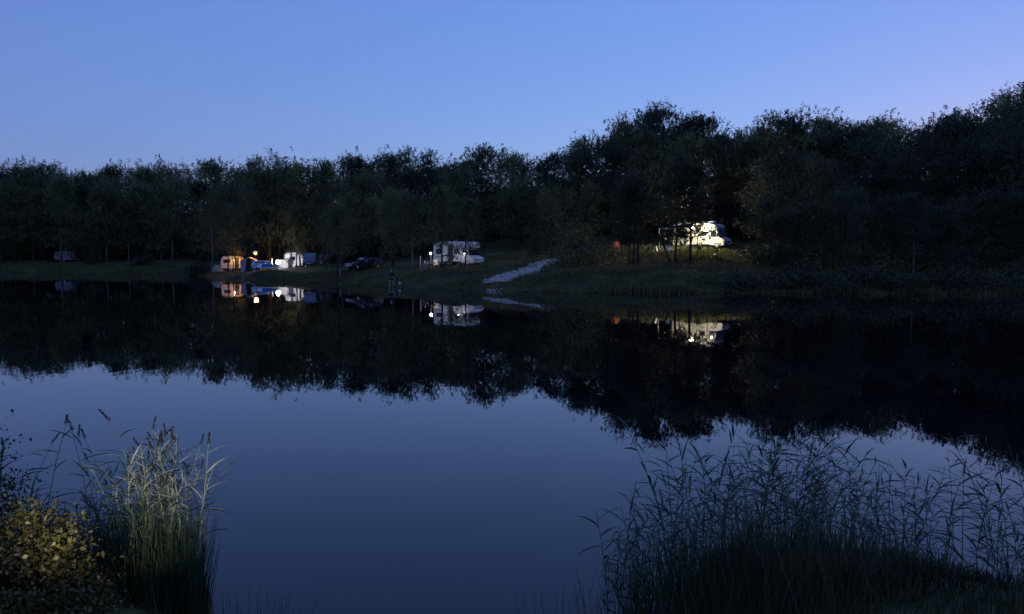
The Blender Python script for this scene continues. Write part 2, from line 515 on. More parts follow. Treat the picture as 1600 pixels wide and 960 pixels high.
# ------------------------------------------------------------------ trees
def make_tree(seed, Ht=18.0, crown_w=10.0, base=.25, trunk_r=.22, n_limb=12, leaves=8000, leaf=.34, fork=0, airy=.9, lean=(0, 0), top_pow=.75):
    rng = np.random.default_rng(seed)
    T = MB(); tips = []
    stems = []
    if fork:
        for k in range(fork):
            a = 2 * math.pi * k / fork + rng.random()
            stems.append((math.cos(a) * .12, math.sin(a) * .12, math.cos(a) * rng.uniform(.06, .13), math.sin(a) * rng.uniform(.06, .13)))
    else:
        stems.append((0, 0, lean[0], lean[1]))
    for (bx, by, lx, ly) in stems:
        n = 9; pts = []; rad = []
        wob = np.cumsum(rng.normal(size=(n, 2)) * .12, axis=0)
        top = Ht * (.88 if not fork else rng.uniform(.78, .9))
        for i in range(n):
            t = i / (n - 1)
            pts.append((bx + lx * top * t + wob[i, 0] * t, by + ly * top * t + wob[i, 1] * t, top * t - .25 * (i == 0)))
            rad.append(trunk_r * (1.35 if i == 0 else 1) * (1 - .86 * t) + .015)
        T.tube(pts, rad, 7)
        P = np.array(pts)
        nl = n_limb if not fork else max(4, n_limb // fork + 1)
        az = rng.random() * 6.28
        for j in range(nl):
            t = base + (.97 - base) * ((j + rng.random() * .6) / nl)
            k = t * (n - 1); i0 = min(int(k), n - 2); p0 = P[i0] + (P[i0 + 1] - P[i0]) * (k - i0)
            az += 2.4 + rng.normal() * .4
            tt = (t - base) / (1 - base)
            L = crown_w * .5 * (math.sin(math.pi * min(1, .22 + .78 * tt)) ** top_pow * .85 + .18) * rng.uniform(.75, 1.2)
            el = R(rng.uniform(8, 35) + 45 * tt)
            d = np.array([math.cos(az) * math.cos(el), math.sin(az) * math.cos(el), math.sin(el)])
            q = [p0]; 
            for s in range(4):
                d = unit(d + rng.normal(size=3) * .16 + np.array([0, 0, .06]))
                q.append(q[-1] + d * L / 4)
            r0 = trunk_r * (1 - .8 * t) * .55 + .012
            T.tube(q, [r0, r0 * .75, r0 * .5, r0 * .32, .012], 5)
            tips += [q[2], q[3], q[4]]
            for s in range(3):
                b = q[1 + s]; d2 = unit(d + rng.normal(size=3) * .75 + np.array([0, 0, .12]))
                l2 = L * rng.uniform(.28, .5)
                m = b + d2 * l2 * .55 + rng.normal(size=3) * .08; e = m + unit(d2 + rng.normal(size=3) * .35) * l2 * .5
                T.tube([b, m, e], [r0 * .42, r0 * .28, .01], 4)
                tips += [m * .4 + e * .6, e]
        tips += [P[-1], P[-2], P[-1] + np.array([.4, .2, .5]), P[-1] + np.array([-.5, .3, .2])]
    shoots = []
    top_tips = sorted(tips, key=lambda q: -(q[2] + .3 * math.hypot(q[0], q[1])))[:26]
    for q in top_tips:
        d = unit(np.array([q[0] * .10, q[1] * .10, 1.0]) + rng.normal(size=3) * .35)
        L = rng.uniform(.5, 1.7); e = q + d * L
        T.tube([q, e], [.02, .006], 3)
        for u_ in np.linspace(.15, 1.05, int(4 + L * 9)): shoots.append(q + d * L * u_ + rng.normal(size=3) * .09)
    shoots = np.array(shoots)
    tips = np.array(tips)
    tips = tips + rng.normal(size=tips.shape) * .25
    # every clump is a handful of twigs, leaves sit along each twig
    sub = np.repeat(tips, 7, axis=0) + rng.normal(size=(len(tips) * 7, 3)) * np.array([.95, .95, .62]) * airy
    ctr = np.array([0, 0, Ht * (base + .25)])
    tdir = unit(unit(sub - ctr) * .9 + np.array([0, 0, .35]) + rng.normal(size=sub.shape) * .55)
    tlen = rng.uniform(.5, 1.35, size=(len(sub), 1))
    wgt = rng.gamma(2.2, 1.0, size=len(sub)); wgt /= wgt.sum()
    pick = rng.choice(len(sub), size=leaves, p=wgt)
    c = sub[pick] + tdir[pick] * tlen[pick] * (rng.random((leaves, 1)) - .35) + rng.normal(size=(leaves, 3)) * .10
    c[:, 2] = np.maximum(c[:, 2], base * Ht * .5)
    sz = leaf * rng.uniform(.55, 1.25, size=leaves)
    c = np.concatenate([c, shoots]); sz = np.concatenate([sz, leaf * rng.uniform(.5, .9, len(shoots))])
    return T.mesh('trunk', smooth_=True), quads_mesh('crown', leaf_quads(c, sz, rng, .62, .6)), float(np.percentile(c[:, 2], 99.6))

TREES = {
    'oak': make_tree(1, 18, 11.5, .18, .26, 17, 21000, .235, airy=1.0),
    'oak2': make_tree(2, 18, 10.0, .20, .22, 16, 19000, .235, airy=.95, lean=(.03, -.02)),
    'oak3': make_tree(3, 18, 12.5, .16, .28, 18, 22000, .235, airy=1.1, lean=(-.04, 0)),
    'tall': make_tree(4, 18, 7.8, .28, .19, 16, 16000, .23, airy=.9),
    'tall2': make_tree(5, 18, 8.6, .30, .17, 15, 15500, .23, airy=1.0, lean=(.02, .03)),
    'forked': make_tree(6, 18, 11.0, .20, .17, 16, 18500, .235, fork=3, airy=1.0),
    'low': make_tree(7, 18, 14.0, .08, .30, 19, 24000, .24, airy=1.15),
    'airy': make_tree(8, 18, 10.0, .24, .18, 14, 10500, .235, airy=1.15),
    'airy2': make_tree(9, 18, 9.0, .28, .17, 13, 9000, .235, airy=1.2),
    'sapling': make_tree(10, 6, 3.6, .25, .06, 9, 1800, .17, airy=.5),
}
TREE_PROTO = {}
def tree(kind, x, Y, top_y, label, group=None, leafm='leaf_a', bark='bark', wide=1.0, seed=0, cat='tree', Xw=None, h=None, name='broadleaf_tree'):
    tm, cm, hh = TREES[kind]
    key = (kind, leafm, bark)
    if key not in TREE_PROTO:
        t2 = tm.copy(); c2 = cm.copy(); t2.materials.append(M[bark]); c2.materials.append(M[leafm])
        TREE_PROTO[key] = (t2, c2)
    t2, c2 = TREE_PROTO[key]
    X = X_at(x, Y, 300) if Xw is None else Xw
    z = gz(X, Y)
    top = (Z_at(top_y, Y) - z) if h is None else h
    s = top / hh
    r = random.Random(seed * 7919 + int(x * 13) + int(Y * 101))
    o = empty(name, (X, Y, z - .05), r.uniform(0, 6.28))
    ws = s * wide * r.uniform(.92, 1.1)
    if s > 1.15: ws *= .92
    o.scale = (ws, ws, s)
    link_mesh('trunk', t2, None, o); link_mesh('crown', c2, None, o)
    tag(o, label, cat, group)
    return o

SKYX = [-120, 0, 20, 40, 55, 70, 100, 140, 180, 200, 215, 250, 268, 285, 310, 340, 370, 385, 400, 440, 460, 480, 495, 510, 530, 560, 580, 600, 620, 640, 690, 720, 755, 790, 835, 855, 870, 885, 905, 945, 965, 985, 1010, 1040, 1085, 1105, 1150, 1175, 1200, 1230, 1275, 1298, 1315, 1340, 1380, 1420, 1450, 1490, 1530, 1550, 1575, 1600, 1800]
SKYY = [262, 262, 250, 242, 248, 258, 255, 257, 257, 250, 262, 250, 258, 266, 260, 255, 262, 250, 240, 240, 255, 262, 252, 254, 243, 246, 250, 246, 240, 238, 236, 237, 228, 235, 240, 238, 225, 209, 205, 208, 192, 172, 168, 171, 175, 193, 194, 194, 180, 170, 177, 200, 190, 182, 185, 178, 180, 168, 170, 155, 150, 131, 120]
def skyline(x): return float(np.interp(x, SKYX, SKYY))

rnd = random.Random(11)
GF = 'forest trees that form the skyline'
GM = 'forest trees massed below the skyline'
# skyline row
sky_trees = []
x = -60.0
kinds = ['oak', 'tall', 'oak2', 'airy', 'tall2', 'oak3', 'airy2', 'forked']
i = 0
while x < 1690:
    Yd = float(np.interp(x, [0, 300, 420, 800, 950, 1250, 1600], [205, 195, 140, 128, 122, 112, 104])) + rnd.uniform(-5, 6)
    k = kinds[i % len(kinds)] if rnd.random() < .6 else rnd.choice(kinds)
    lm = rnd.choice(['leaf_a', 'leaf_a', 'leaf_b', 'leaf_c'])
    o = tree(k, x, Yd, skyline(x) + rnd.uniform(-7, 13), 'dark broadleaf crown standing in the forest edge against the blue sky', GF, lm, 'bark', rnd.uniform(.95, 1.2), i)
    sky_trees.append((x, o))
    x += rnd.uniform(26, 40) * (120.0 / Yd) ** .5
    i += 1
ORD = ['first', 'second', 'third', 'fourth', 'fifth', 'sixth', 'seventh', 'eighth', 'ninth', 'tenth', 'eleventh', 'twelfth', 'thirteenth', 'fourteenth', 'fifteenth', 'sixteenth']
for a, b, where in ((-99, 0, 'just outside the left edge'), (0, 140, 'above the far left caravan'), (140, 310, 'above the left meadow'), (310, 420, 'above the lamplit caravan and tent'), (420, 530, 'above the white caravan and vans'),
                    (530, 640, 'above the dark car and the person'), (640, 760, 'above the middle motorhome'), (760, 900, 'above the gravel ramp'), (900, 1030, 'above the orange tent'),
                    (1030, 1150, 'above the upper motorhome'), (1150, 1300, 'above the bank right of the upper motorhome'), (1300, 1450, 'above the single greyish trunk'), (1450, 1600, 'at the right edge'), (1600, 1999, 'just outside the right edge')):
    for q, (xx, o) in enumerate([t for t in sky_trees if a <= t[0] < b]):
        o['label'] = ORD[q] + ' skyline tree crown from the left ' + where
# two rows massed in front of it, tops below the skyline
for row, (dy, dt, step) in enumerate(((-10, 26, 50), (-20, 62, 62), (14, 10, 60))):
    x = -70.0 + row * 17
    while x < 1700:
        Yb = float(np.interp(x, [0, 300, 420, 800, 950, 1250, 1600], [205, 195, 140, 128, 122, 112, 104])) + dy + rnd.uniform(-4, 4)
        blocked = (dy < 0 and ((300 < x < 530 and Yb < 130) or (530 < x < 830 and Yb < 108) or (930 < x < 1170 and Yb < 99)))
        if blocked: Yb = {True: 133.0, False: 109.0}[x < 530] + rnd.uniform(0, 4) if x < 830 else 100 + rnd.uniform(0, 4)
        k = rnd.choice(kinds + ['low', 'low'])
        tree(k, x, Yb, skyline(x) + dt + rnd.uniform(-10, 16), 'shaded broadleaf tree in the dark forest mass below the skyline', GM, rnd.choice(['leaf_a', 'leaf_a', 'leaf_c', 'leaf_b'] if x < 900 else ['leaf_b', 'leaf_b', 'leaf_b', 'leaf_a']), rnd.choice(['bark', 'bark_dark']), rnd.uniform(.95, 1.2), i)  # darker leaves towards the right put that side's gloom into the colour
        x += rnd.uniform(.75, 1.25) * step * (120.0 / Yb) ** .5
        i += 1
# deep rows that close the wood behind
for Yb, n in ((168, 22), (228, 20)):
    for k in range(n):
        xx = -120 + k * 1840 / n + rnd.uniform(-25, 25)
        if Yb < 200 and xx < 380: continue
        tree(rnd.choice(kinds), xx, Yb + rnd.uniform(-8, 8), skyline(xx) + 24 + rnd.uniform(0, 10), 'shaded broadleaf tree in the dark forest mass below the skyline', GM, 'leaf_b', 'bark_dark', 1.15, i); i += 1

# trees that the photograph lets one tell apart (x, Y, top, kind, leaf, bark, width, label)
FRONT = [
    (92, 184, 275, 'tall', 'leaf_a', 'bark_pale', 1.1, 'pale trunked tree in front of the half hidden caravan on the far left'),
    (101, 190, 290, 'airy2', 'leaf_b', 'bark_pale', 1.0, 'thin pale tree close behind the pale trunk beside the far left caravan'),
    (163, 180, 280, 'tall2', 'leaf_a', 'bark_pale', 1.0, 'slim pale trunked tree at the meadow edge, right of the dark round bush'),
    (198, 181, 292, 'airy', 'leaf_b', 'bark_pale', .9, 'slightly leaning slim tree at the edge of the left meadow'),
    (226, 183, 285, 'tall', 'leaf_b', 'bark', 1.0, 'dark trunked tree between the slim pale trees of the left meadow'),
    (249, 182, 296, 'airy2', 'leaf_a', 'bark_pale', .9, 'short pale trunk just left of the straight pale trunk at the left meadow'),
    (267, 177, 272, 'tall2', 'leaf_a', 'bark_pale', 1.1, 'straight pale trunked tree at the right end of the left meadow'),
    (20, 186, 282, 'low', 'leaf_b', 'bark_dark', 1.0, 'dark low branched tree at the left edge of the picture'),
    (330, 131, 300, 'airy', 'leaf_b', 'bark_pale', .8, 'thin leaning pale tree behind the small grey green tent'),
    (345, 134, 292, 'oak2', 'leaf_b', 'bark_dark', 1.0, 'dark tree rising behind the lamplit cream caravan'),
    (420, 131, 262, 'oak3', 'leaf_b', 'bark_dark', 1.2, 'big dark crown above the orange lamp and the white lantern'),
    (362, 124.5, 330, 'airy2', 'leaf_b', 'bark_dark', .8, 'thin dark trunk in front of the lamplit cream caravan'),
    (461, 121, 318, 'oak2', 'leaf_b', 'bark_dark', .9, 'dark tree in front of the brightly lit white caravan'),
    (503, 117, 300, 'tall', 'leaf_b', 'bark_dark', 1.1, 'dark tree just right of the van with the pale windscreen'),
    (526, 92, 318, 'oak', 'leaf_b', 'bark_dark', .9, 'dark thick trunk standing left of the dark parked car'),
    (613, 95, 292, 'forked', 'leaf_b', 'bark', .9, 'forked tree rising just behind the person at the water'),
    (644, 92, 300, 'oak2', 'leaf_b', 'bark_pale', 1.1, 'pale trunk left of the white pole at the middle camp'),
    (690, 85, 290, 'oak', 'leaf_b', 'bark_dark', .9, 'dark tree in front of the rear of the middle motorhome'),
    (727, 87.5, 308, 'tall', 'leaf_b', 'bark_dark', 1.0, 'slim dark tree in front of the cab of the middle motorhome'),
    (800, 112, 300, 'oak3', 'leaf_b', 'bark', 1.0, 'dark spreading tree behind the track right of the middle motorhome'),
    (862, 93, 300, 'airy', 'leaf_a', 'bark_dark', 1.1, 'dark tree at the top of the gravel ramp'),
    (985, 80, 268, 'tall2', 'leaf_b', 'bark_dark', 1.0, 'leftmost of three slim dark trunks on the slope left of the upper motorhome'),
    (991, 81, 262, 'airy', 'leaf_b', 'bark_dark', 1.0, 'middle of three slim dark trunks on the slope left of the upper motorhome'),
    (998, 80.5, 272, 'tall', 'leaf_b', 'bark_dark', 1.0, 'rightmost of three slim dark trunks on the slope left of the upper motorhome'),
    (1057, 81, 240, 'oak2', 'leaf_b', 'bark_dark', 1.0, 'thick dark trunk on the lit bank in front of the awning'),
    (1080, 81, 255, 'tall', 'leaf_b', 'bark_dark', 1.1, 'straight slim dark trunk in front of the upper motorhome side'),
    (1218, 85, 232, 'low', 'leaf_b', 'bark_dark', .9, 'low dark tree just right of the upper motorhome front'),
    (1290, 78, 240, 'oak3', 'leaf_b', 'bark_dark', .9, 'dark spreading tree on the bank right of the upper motorhome'),
    (1326, 69.5, 292, 'forked', 'leaf_b', 'bark', .8, 'three stemmed tree with greyish trunks on the right bank'),
    (1431, 69.5, 300, 'tall', 'leaf_b', 'bark_pale', .9, 'single greyish trunk standing alone on the dark right bank'),
    (1520, 82, 215, 'low', 'leaf_b', 'bark_dark', .9, 'large dark low branched tree near the right edge'),
    (1600, 78, 172, 'oak3', 'leaf_b', 'bark_dark', .9, 'tall dark crown cut by the right edge of the picture'),
    (1375, 84, 240, 'oak2', 'leaf_b', 'bark_dark', 1.1, 'dark tree between the three stemmed tree and the single greyish trunk'),
    (1256, 88, 236, 'oak', 'leaf_b', 'bark_dark', 1.0, 'dark tree in the shade two trunks right of the upper motorhome'),
]
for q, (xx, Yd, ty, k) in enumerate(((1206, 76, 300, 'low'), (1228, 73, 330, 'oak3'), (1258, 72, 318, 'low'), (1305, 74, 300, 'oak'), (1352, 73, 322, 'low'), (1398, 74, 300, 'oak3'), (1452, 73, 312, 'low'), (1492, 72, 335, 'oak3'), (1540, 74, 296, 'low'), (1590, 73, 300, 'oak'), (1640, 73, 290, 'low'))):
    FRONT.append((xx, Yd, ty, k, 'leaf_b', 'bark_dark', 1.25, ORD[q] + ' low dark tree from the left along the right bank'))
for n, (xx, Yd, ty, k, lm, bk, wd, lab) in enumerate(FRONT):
    if xx < 870 and lm == 'leaf_b': lm = 'leaf_a'  # left crowns get paler leaves, so the right side's gloom is leaf colour
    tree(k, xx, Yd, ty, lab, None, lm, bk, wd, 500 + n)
# a leaning stem and saplings on the lit bank
def stem(pts, r0, label, name='leaning_tree', bark='bark_dark', leaves=0, leaf=.16, spread=.6, leafm='leaf_b'):
    b = Vector(pts[0]); o = empty(name, b)
    q = [Vector(p) - b for p in pts]; q[0].z -= .15
    MB().tube(q, [r0 * (1 - .7 * k / (len(q) - 1)) for k in range(len(q))], 7).build('trunk', M[bark], o, smooth_=True)
    if leaves:
        rng = np.random.default_rng(len(label))
        top = np.array(q[-1]); c = top + rng.normal(size=(leaves, 3)) * np.array([spread, spread, spread * .8])
        link_mesh('crown', quads_mesh('crown', leaf_quads(c, leaf * rng.uniform(.6, 1.3, leaves), rng)), M[leafm], o)
    tag(o, label, 'tree')
    return o
bx = X_at(1048, 80.5); bz = gz(bx, 80.5)
stem([(bx, 80.5, bz), (bx - .35, 80.6, bz + 1.0), (bx - .72, 80.8, bz + 2.1), (bx - .8, 81, bz + 3.4), (bx - 1.2, 81.3, bz + 6.5)], .12, 'leaning slim dark trunk beside the thick trunk on the lit bank', leaves=500, spread=1.2, leaf=.25)
for xx, Yd, ln, lab in ((356, 125.8, .02, 'thin dark trunk in front of the left end of the lamplit cream caravan'), (368, 126.2, -.03, 'thin dark trunk beside the doorway of the lamplit cream caravan'),
                        (455, 123.2, .03, 'thin dark trunk in front of the left half of the lit white caravan'), (469, 122.8, -.02, 'thin dark trunk in front of the right end of the lit white caravan')):
    bx = X_at(xx, Yd); bz = gz(bx, Yd)
    stem([(bx, Yd, bz), (bx + ln * 2, Yd, bz + 2.2), (bx + ln * 6, Yd + .2, bz + 5), (bx + ln * 4, Yd + .3, bz + 9)], .13, lab, 'slim_tree', leaves=1400, spread=1.5, leaf=.22)
for xx, Yd, hh, lab in ((1064, 83.5, 4.0, 'leafy sapling silhouetted against the left half of the upper motorhome'),
                        (1091, 84.0, 4.2, 'leafy sapling silhouetted against the door side of the upper motorhome'),
                        (452, 119.5, 3.6, 'leafy sapling in front of the left edge of the lit white caravan'),
                        (1122, 82.0, 1.6, 'small crooked sapling below the upper motorhome bumper')):
    tree('sapling', xx, Yd, 0, lab, None, 'leaf_b', 'bark_dark', .9, 900, h=hh, name='sapling')

# ------------------------------------------------------------------ vehicles
def wheel(parent, x, y, r=.33, w=.2):
    t = MB().lathe([(r * .62, -w / 2), (r * .92, -w / 2), (r, -w * .3), (r, w * .3), (r * .92, w / 2), (r * .62, w / 2)], 18, (x, y, r), 'y').build('wheel', M['tyre'], parent, smooth_=False)
    s = 1 if y > 0 else -1
    yc = y + s * w * .30
    MB().lathe([(r * .62, 0), (r * .58, s * .05), (r * .2, s * .062), (.02, s * .066)], 14, (x, yc, r), 'y').build('rim', M['rim'], t)
    return t

def side_window(parent, x, z, wx, wz, y, pane='glass'):
    s = 1 if y > 0 else -1
    f = MB().box((x, y + s * .012, z), (wx + .09, .024, wz + .09)).build('window', M['dark_trim'], parent, bevel=.01)
    MB().box((x, y + s * .030, z), (wx, .012, wz)).build('pane', M[pane], f, bevel=.004)
    return f

def slope_panel(parent, name, x0, z0, x1, z1, w0, w1, off, thick, m):      # a pane lying on a sloping front
    d = Vector((x1 - x0, 0, z1 - z0)).normalized(); n = Vector((-d.z, 0, d.x))
    if n.x < 0: n = -n
    a = Vector((x0, 0, z0)) + n * off; b = Vector((x1, 0, z1)) + n * off
    vs = []
    for p, w in ((a, w0), (b, w1)):
        for q in (0, 1):
            vs += [p + n * thick * q + Vector((0, -w / 2, 0)), p + n * thick * q + Vector((0, w / 2, 0))]
    return MB().add(vs, [(0, 1, 5, 4), (2, 6, 7, 3), (0, 4, 6, 2), (1, 3, 7, 5), (0, 2, 3, 1), (4, 5, 7, 6)]).build(name, m, parent, bevel=.008)

def motorhome(loc, rz, label, L=6.0, W=2.2, Ht=2.85, overcab=True, door_open=True, awning=0.0, group=None, paint='white'):
    o = empty('motorhome', loc, rz)
    tag(o, label, 'motorhome', group)
    xr, xf = -L / 2, L / 2
    cx = xf - 1.95                                   # where the cab begins
    body_m = M[paint]
    if overcab:
        prof = [(xr, .55), (xr, Ht - .12), (xr + .12, Ht), (xf - 1.15, Ht), (xf - .85, Ht - .10), (xf - .72, Ht - .35), (xf - .78, Ht - .72), (cx + .35, Ht - .84), (cx + .10, Ht - 1.0), (cx + .10, .55)]
    else:
        prof = [(xr, .50), (xr, Ht - .15), (xr + .15, Ht), (cx - .2, Ht), (cx + .55, Ht - .10), (cx + .95, Ht - .34), (cx + .95, Ht - .56), (cx + .10, Ht - .66), (cx + .10, .50)]
    b = MB().prism(prof, -W / 2, W / 2).build('body', body_m, o, bevel=.06)
    MB().box((xr + 1.1, 0, .50), (2.1, W - .12, .12)).build('skirt', M['grey_trim'], o)
    # cab
    cw = W * .90
    top = Ht - .86 if overcab else Ht - .58
    wx0 = cx + 1.02; hoodx = xf - .72 if overcab else xf - .62
    hood_z = 1.22 if overcab else 1.28
    cp = [(cx + .06, .40), (cx + .06, top), (wx0 - .05, top), (hoodx, hood_z), (xf - .12, hood_z - .22), (xf, hood_z - .42), (xf, .42), (xf - .1, .32)]
    cab = MB().prism(cp, -cw / 2, cw / 2).build('cab', body_m, o, bevel=.07)
    slope_panel(o, 'windscreen', wx0, top - .06, hoodx + .0, hood_z + .04, cw - .30, cw - .12, .004, .012, M['glass'] if overcab else M['pale_glass'])
    for s in (-1, 1):
        y = s * cw / 2
        vs = [(cx + .28, y + s * .004, hood_z + .05), (cx + .28, y + s * .004, top - .10), (wx0 - .16, y + s * .004, top - .10), (hoodx - .16, y + s * .004, hood_z + .05)]
        vs2 = [(a, b_ + s * .012, c) for a, b_, c in vs]
        d = MB().add(vs + vs2, [(0, 1, 2, 3), (7, 6, 5, 4), (0, 4, 5, 1), (1, 5, 6, 2), (2, 6, 7, 3), (3, 7, 4, 0)]).build('cab_window', M['glass'], o)
        MB().box((wx0 + .12, s * (cw / 2 + .17), hood_z + .28), (.14, .22, .32)).build('mirror', M['dark_trim'], o, bevel=.03)
        MB().box((xf - .03, s * (cw / 2 - .27), hood_z - .42), (.10, .40, .20), ry=R(-12)).build('headlight', M['chrome'], o, bevel=.02)
    g = MB()
    for k in range(4): g.box((xf + .012, 0, .66 + k * .055), (.03, cw * .42, .028))
    g.build('grille', M['dark_trim'], o)
    MB().box((xf + .02, 0, .45), (.14, cw + .02, .20)).build('bumper', M['dark_trim'] if not overcab else M['grey_trim'], o, bevel=.04)
    MB().box((xf + .100, 0, .50), (.012, .50, .11)).build('number_plate', M['plate'], o)
    for x in (xr + 1.45, xf - .92):
        for s in (-1, 1): wheel(o, x, s * (W / 2 - .14 if x < 0 else cw / 2 - .10), .34, .21)
    # right flank (towards the lake)
    ys = -W / 2
    side_window(o, xr + .95, 1.72, .95, .52, ys); side_window(o, xr + .95, 1.72, .95, .52, -ys)
    side_window(o, cx - .55, 1.72, .62, .46, ys); side_window(o, cx - .9, 1.72, .9, .5, -ys)
    dx = cx - 1.42
    fr = MB().box((dx, ys - .006, 1.52), (.70, .020, 1.86)).build('doorway', M['dark_trim'] if door_open else M['grey_trim'], o)  # when open, a black sheet stands for the unlit interior
    if door_open:
        MB().box((dx - .36 - .26, ys - .30, 1.52), (.62, .05, 1.82), rz=R(48)).build('door', body_m, o, bevel=.015)
        MB().box((dx, ys - .25, .30), (.55, .34, .05)).build('step', M['grey_trim'], o, bevel=.01)
    else:
        d = MB().box((dx, ys - .022, 1.50), (.62, .030, 1.78)).build('door', body_m, o, bevel=.012)
        MB().box((dx, ys - .042, 1.95), (.34, .012, .48)).build('door_window', M['glass'], d)
        MB().box((dx + .24, ys - .050, 1.42), (.06, .03, .14)).build('door_handle', M['dark_trim'], d)
    st = MB()
    st.box((xr + 1.3, ys - .004, 1.15), (2.3, .012, .10)).box((xr + 1.5, ys - .004, 1.02), (1.7, .012, .05))
    st.build('stripe', M['grey_trim'], o)
    MB().box((cx - .45, ys - .005, .92), (.42, .014, .36)).build('hatch', M['grey_trim'], o, bevel=.01)
    # roof
    for xx, sx in ((xr + 1.2, .5), (xr + 2.5, .42)):
        MB().box((xx, .1, Ht + .06), (sx, .5, .12)).build('roof_vent', M['grey_trim'] if not overcab else M['white'], o, bevel=.03)
    if not overcab:
        MB().box((cx - .1, -.1, Ht + .13), (.75, .62, .22)).build('roof_box', M['white'], o, bevel=.06)
        MB().lathe([(.06, 0), (.06, .12), (.30, .16), (.30, .22), (.06, .28)], 14, (cx - 1.3, .35, Ht)).build('antenna', M['grey_trim'], o)
        for s in (-1, 1):
            MB().tube([(xr + .4, s * (W / 2 - .15), Ht + .12), (cx - .6, s * (W / 2 - .15), Ht + .12)], .022, 6).build('roof_rail', M['pole'], o)
    MB().box((xr + 2.0, ys - .07, Ht - .16), (3.6, .12, .12)).build('awning_case', M['white'], o, bevel=.03)
    if awning:
        x0, x1 = xr - .35, xr + 3.1
        z0, z1 = Ht - .22, Ht - .62
        vs = []
        for k in range(9):
            t = k / 8
            for xx in (x0, x1):
                vs.append((xx, ys - .12 - awning * t, z0 + (z1 - z0) * t - .07 * math.sin(math.pi * t)))
        vs2 = [(a, c, e - .02) for a, c, e in vs]
        nv = len(vs)
        fs = [(2 * k, 2 * k + 1, 2 * k + 3, 2 * k + 2) for k in range(8)] + [(nv + 2 * k + 2, nv + 2 * k + 3, nv + 2 * k + 1, nv + 2 * k) for k in range(8)]
        fs += [(2 * k, 2 * k + 2, nv + 2 * k + 2, nv + 2 * k) for k in range(8)] + [(2 * k + 1, nv + 2 * k + 1, nv + 2 * k + 3, 2 * k + 3) for k in range(8)]
        MB().add(vs + vs2, fs).build('awning_canopy', M['canvas_dark'], o, smooth_=True)
        MB().box(((x0 + x1) / 2, ys - .15 - awning, z1 - .01), (x1 - x0 + .04, .06, .10)).build('awning_rail', M['white'], o)
        for xx in (x0 + .06, x1 - .06):
            MB().tube([(xx, ys - .15 - awning, z1 - .05), (xx, ys - .15 - awning, -.15)], .035, 6).build('awning_leg', M['pole'], o)
            MB().tube([(xx, ys - .05, Ht - .30), (xx, ys - .15 - awning, z1 - .03)], .02, 5).build('awning_arm', M['pole'], o)
    return o

def car(loc, rz, label, paint, L=4.5, W=1.76, Ht=1.46, pane='glass', group=None, name='parked_car'):
    o = empty(name, loc, rz); tag(o, label, 'car', group)
    h = L / 2
    low = [(-h, .38), (-h + .02, .80), (-h + .12, .95), (h - 1.25, .95), (h - .35, .82), (h - .05, .66), (h, .50), (h - .02, .32), (h - .3, .24), (-h + .3, .24)]
    MB().prism(low, -W / 2, W / 2).build('body', M[paint], o, bevel=.07)
    b0 = [(-h + .10, .93), (h - 1.05, .93)]; t0 = [(-h + .55, Ht), (h - 2.0, Ht - .01)]
    wb, wt = W * .94, W * .72
    mid = (-h + .35, Ht - .06)
    rings = []
    for s in (-1, 1):
        rings.append([(b0[0][0], s * wb / 2, b0[0][1]), (mid[0], s * (wt / 2 + .03), mid[1]), (t0[0][0], s * wt / 2, Ht), (t0[1][0], s * wt / 2, t0[1][1]), (b0[1][0], s * wb / 2, b0[1][1])])
    MB().loft(rings).build('cabin', M[paint], o, bevel=.04)
    slope_panel(o, 'windscreen', t0[1][0] - .02, Ht - .06, b0[1][0] - .04, .99, wt - .06, wb - .12, .004, .012, M[pane])
    slope_panel(o, 'rear_window', mid[0] + .02, Ht - .10, b0[0][0] + .02, 1.0, wt, wb - .2, -.016, .012, M['glass'])
    for s in (-1, 1):
        for xa, xb in ((-h + .62, -h + 1.45), (-h + 1.52, -h + 2.35), (-h + 2.42, -h + 3.15)):
            zt = Ht - .12; zb = 1.0
            def yy(z): return s * (wb / 2 + (wt / 2 - wb / 2) * (z - .93) / (Ht - .93) + .006)
            sh = .38 if xb > -h + 3 else 0
            vs = [(xa, yy(zb), zb), (xa, yy(zt), zt), (xb - sh, yy(zt), zt), (xb, yy(zb), zb)]
            v2 = [(a, c + s * .01, e) for a, c, e in vs]
            MB().add(vs + v2, [(0, 1, 2, 3), (7, 6, 5, 4), (0, 4, 5, 1), (1, 5, 6, 2), (2, 6, 7, 3), (3, 7, 4, 0)]).build('side_window', M['glass'], o)
        MB().box((h - .12, s * (W / 2 - .24), .70), (.20, .36, .14), ry=R(25)).build('headlight', M['chrome'], o, bevel=.03)
        MB().box((-h + .0, s * (W / 2 - .14), .78), (.07, .20, .26)).build('tail_light', M['tail'], o, bevel=.02)
        MB().box((h - 1.45, s * (W / 2 + .08), 1.02), (.16, .18, .13)).build('mirror', M[paint], o, bevel=.03)
        for xx in (-h + .82, h - .86): wheel(o, xx, s * (W / 2 - .09), .31, .2)
        for xx in (-h + 1.3, -h + 2.3): MB().box((xx, s * (W / 2 + .012), .84), (.17, .024, .03)).build('door_handle', M['dark_trim'], o)
    MB().box((h + .004, 0, .42), (.03, W * .55, .14)).build('grille', M['dark_trim'], o)
    MB().box((h + .024, 0, .43), (.014, .50, .11)).build('number_plate', M['plate'], o)
    MB().box((-h - .012, 0, .62), (.014, .50, .11)).build('number_plate', M['plate'], o)
    return o

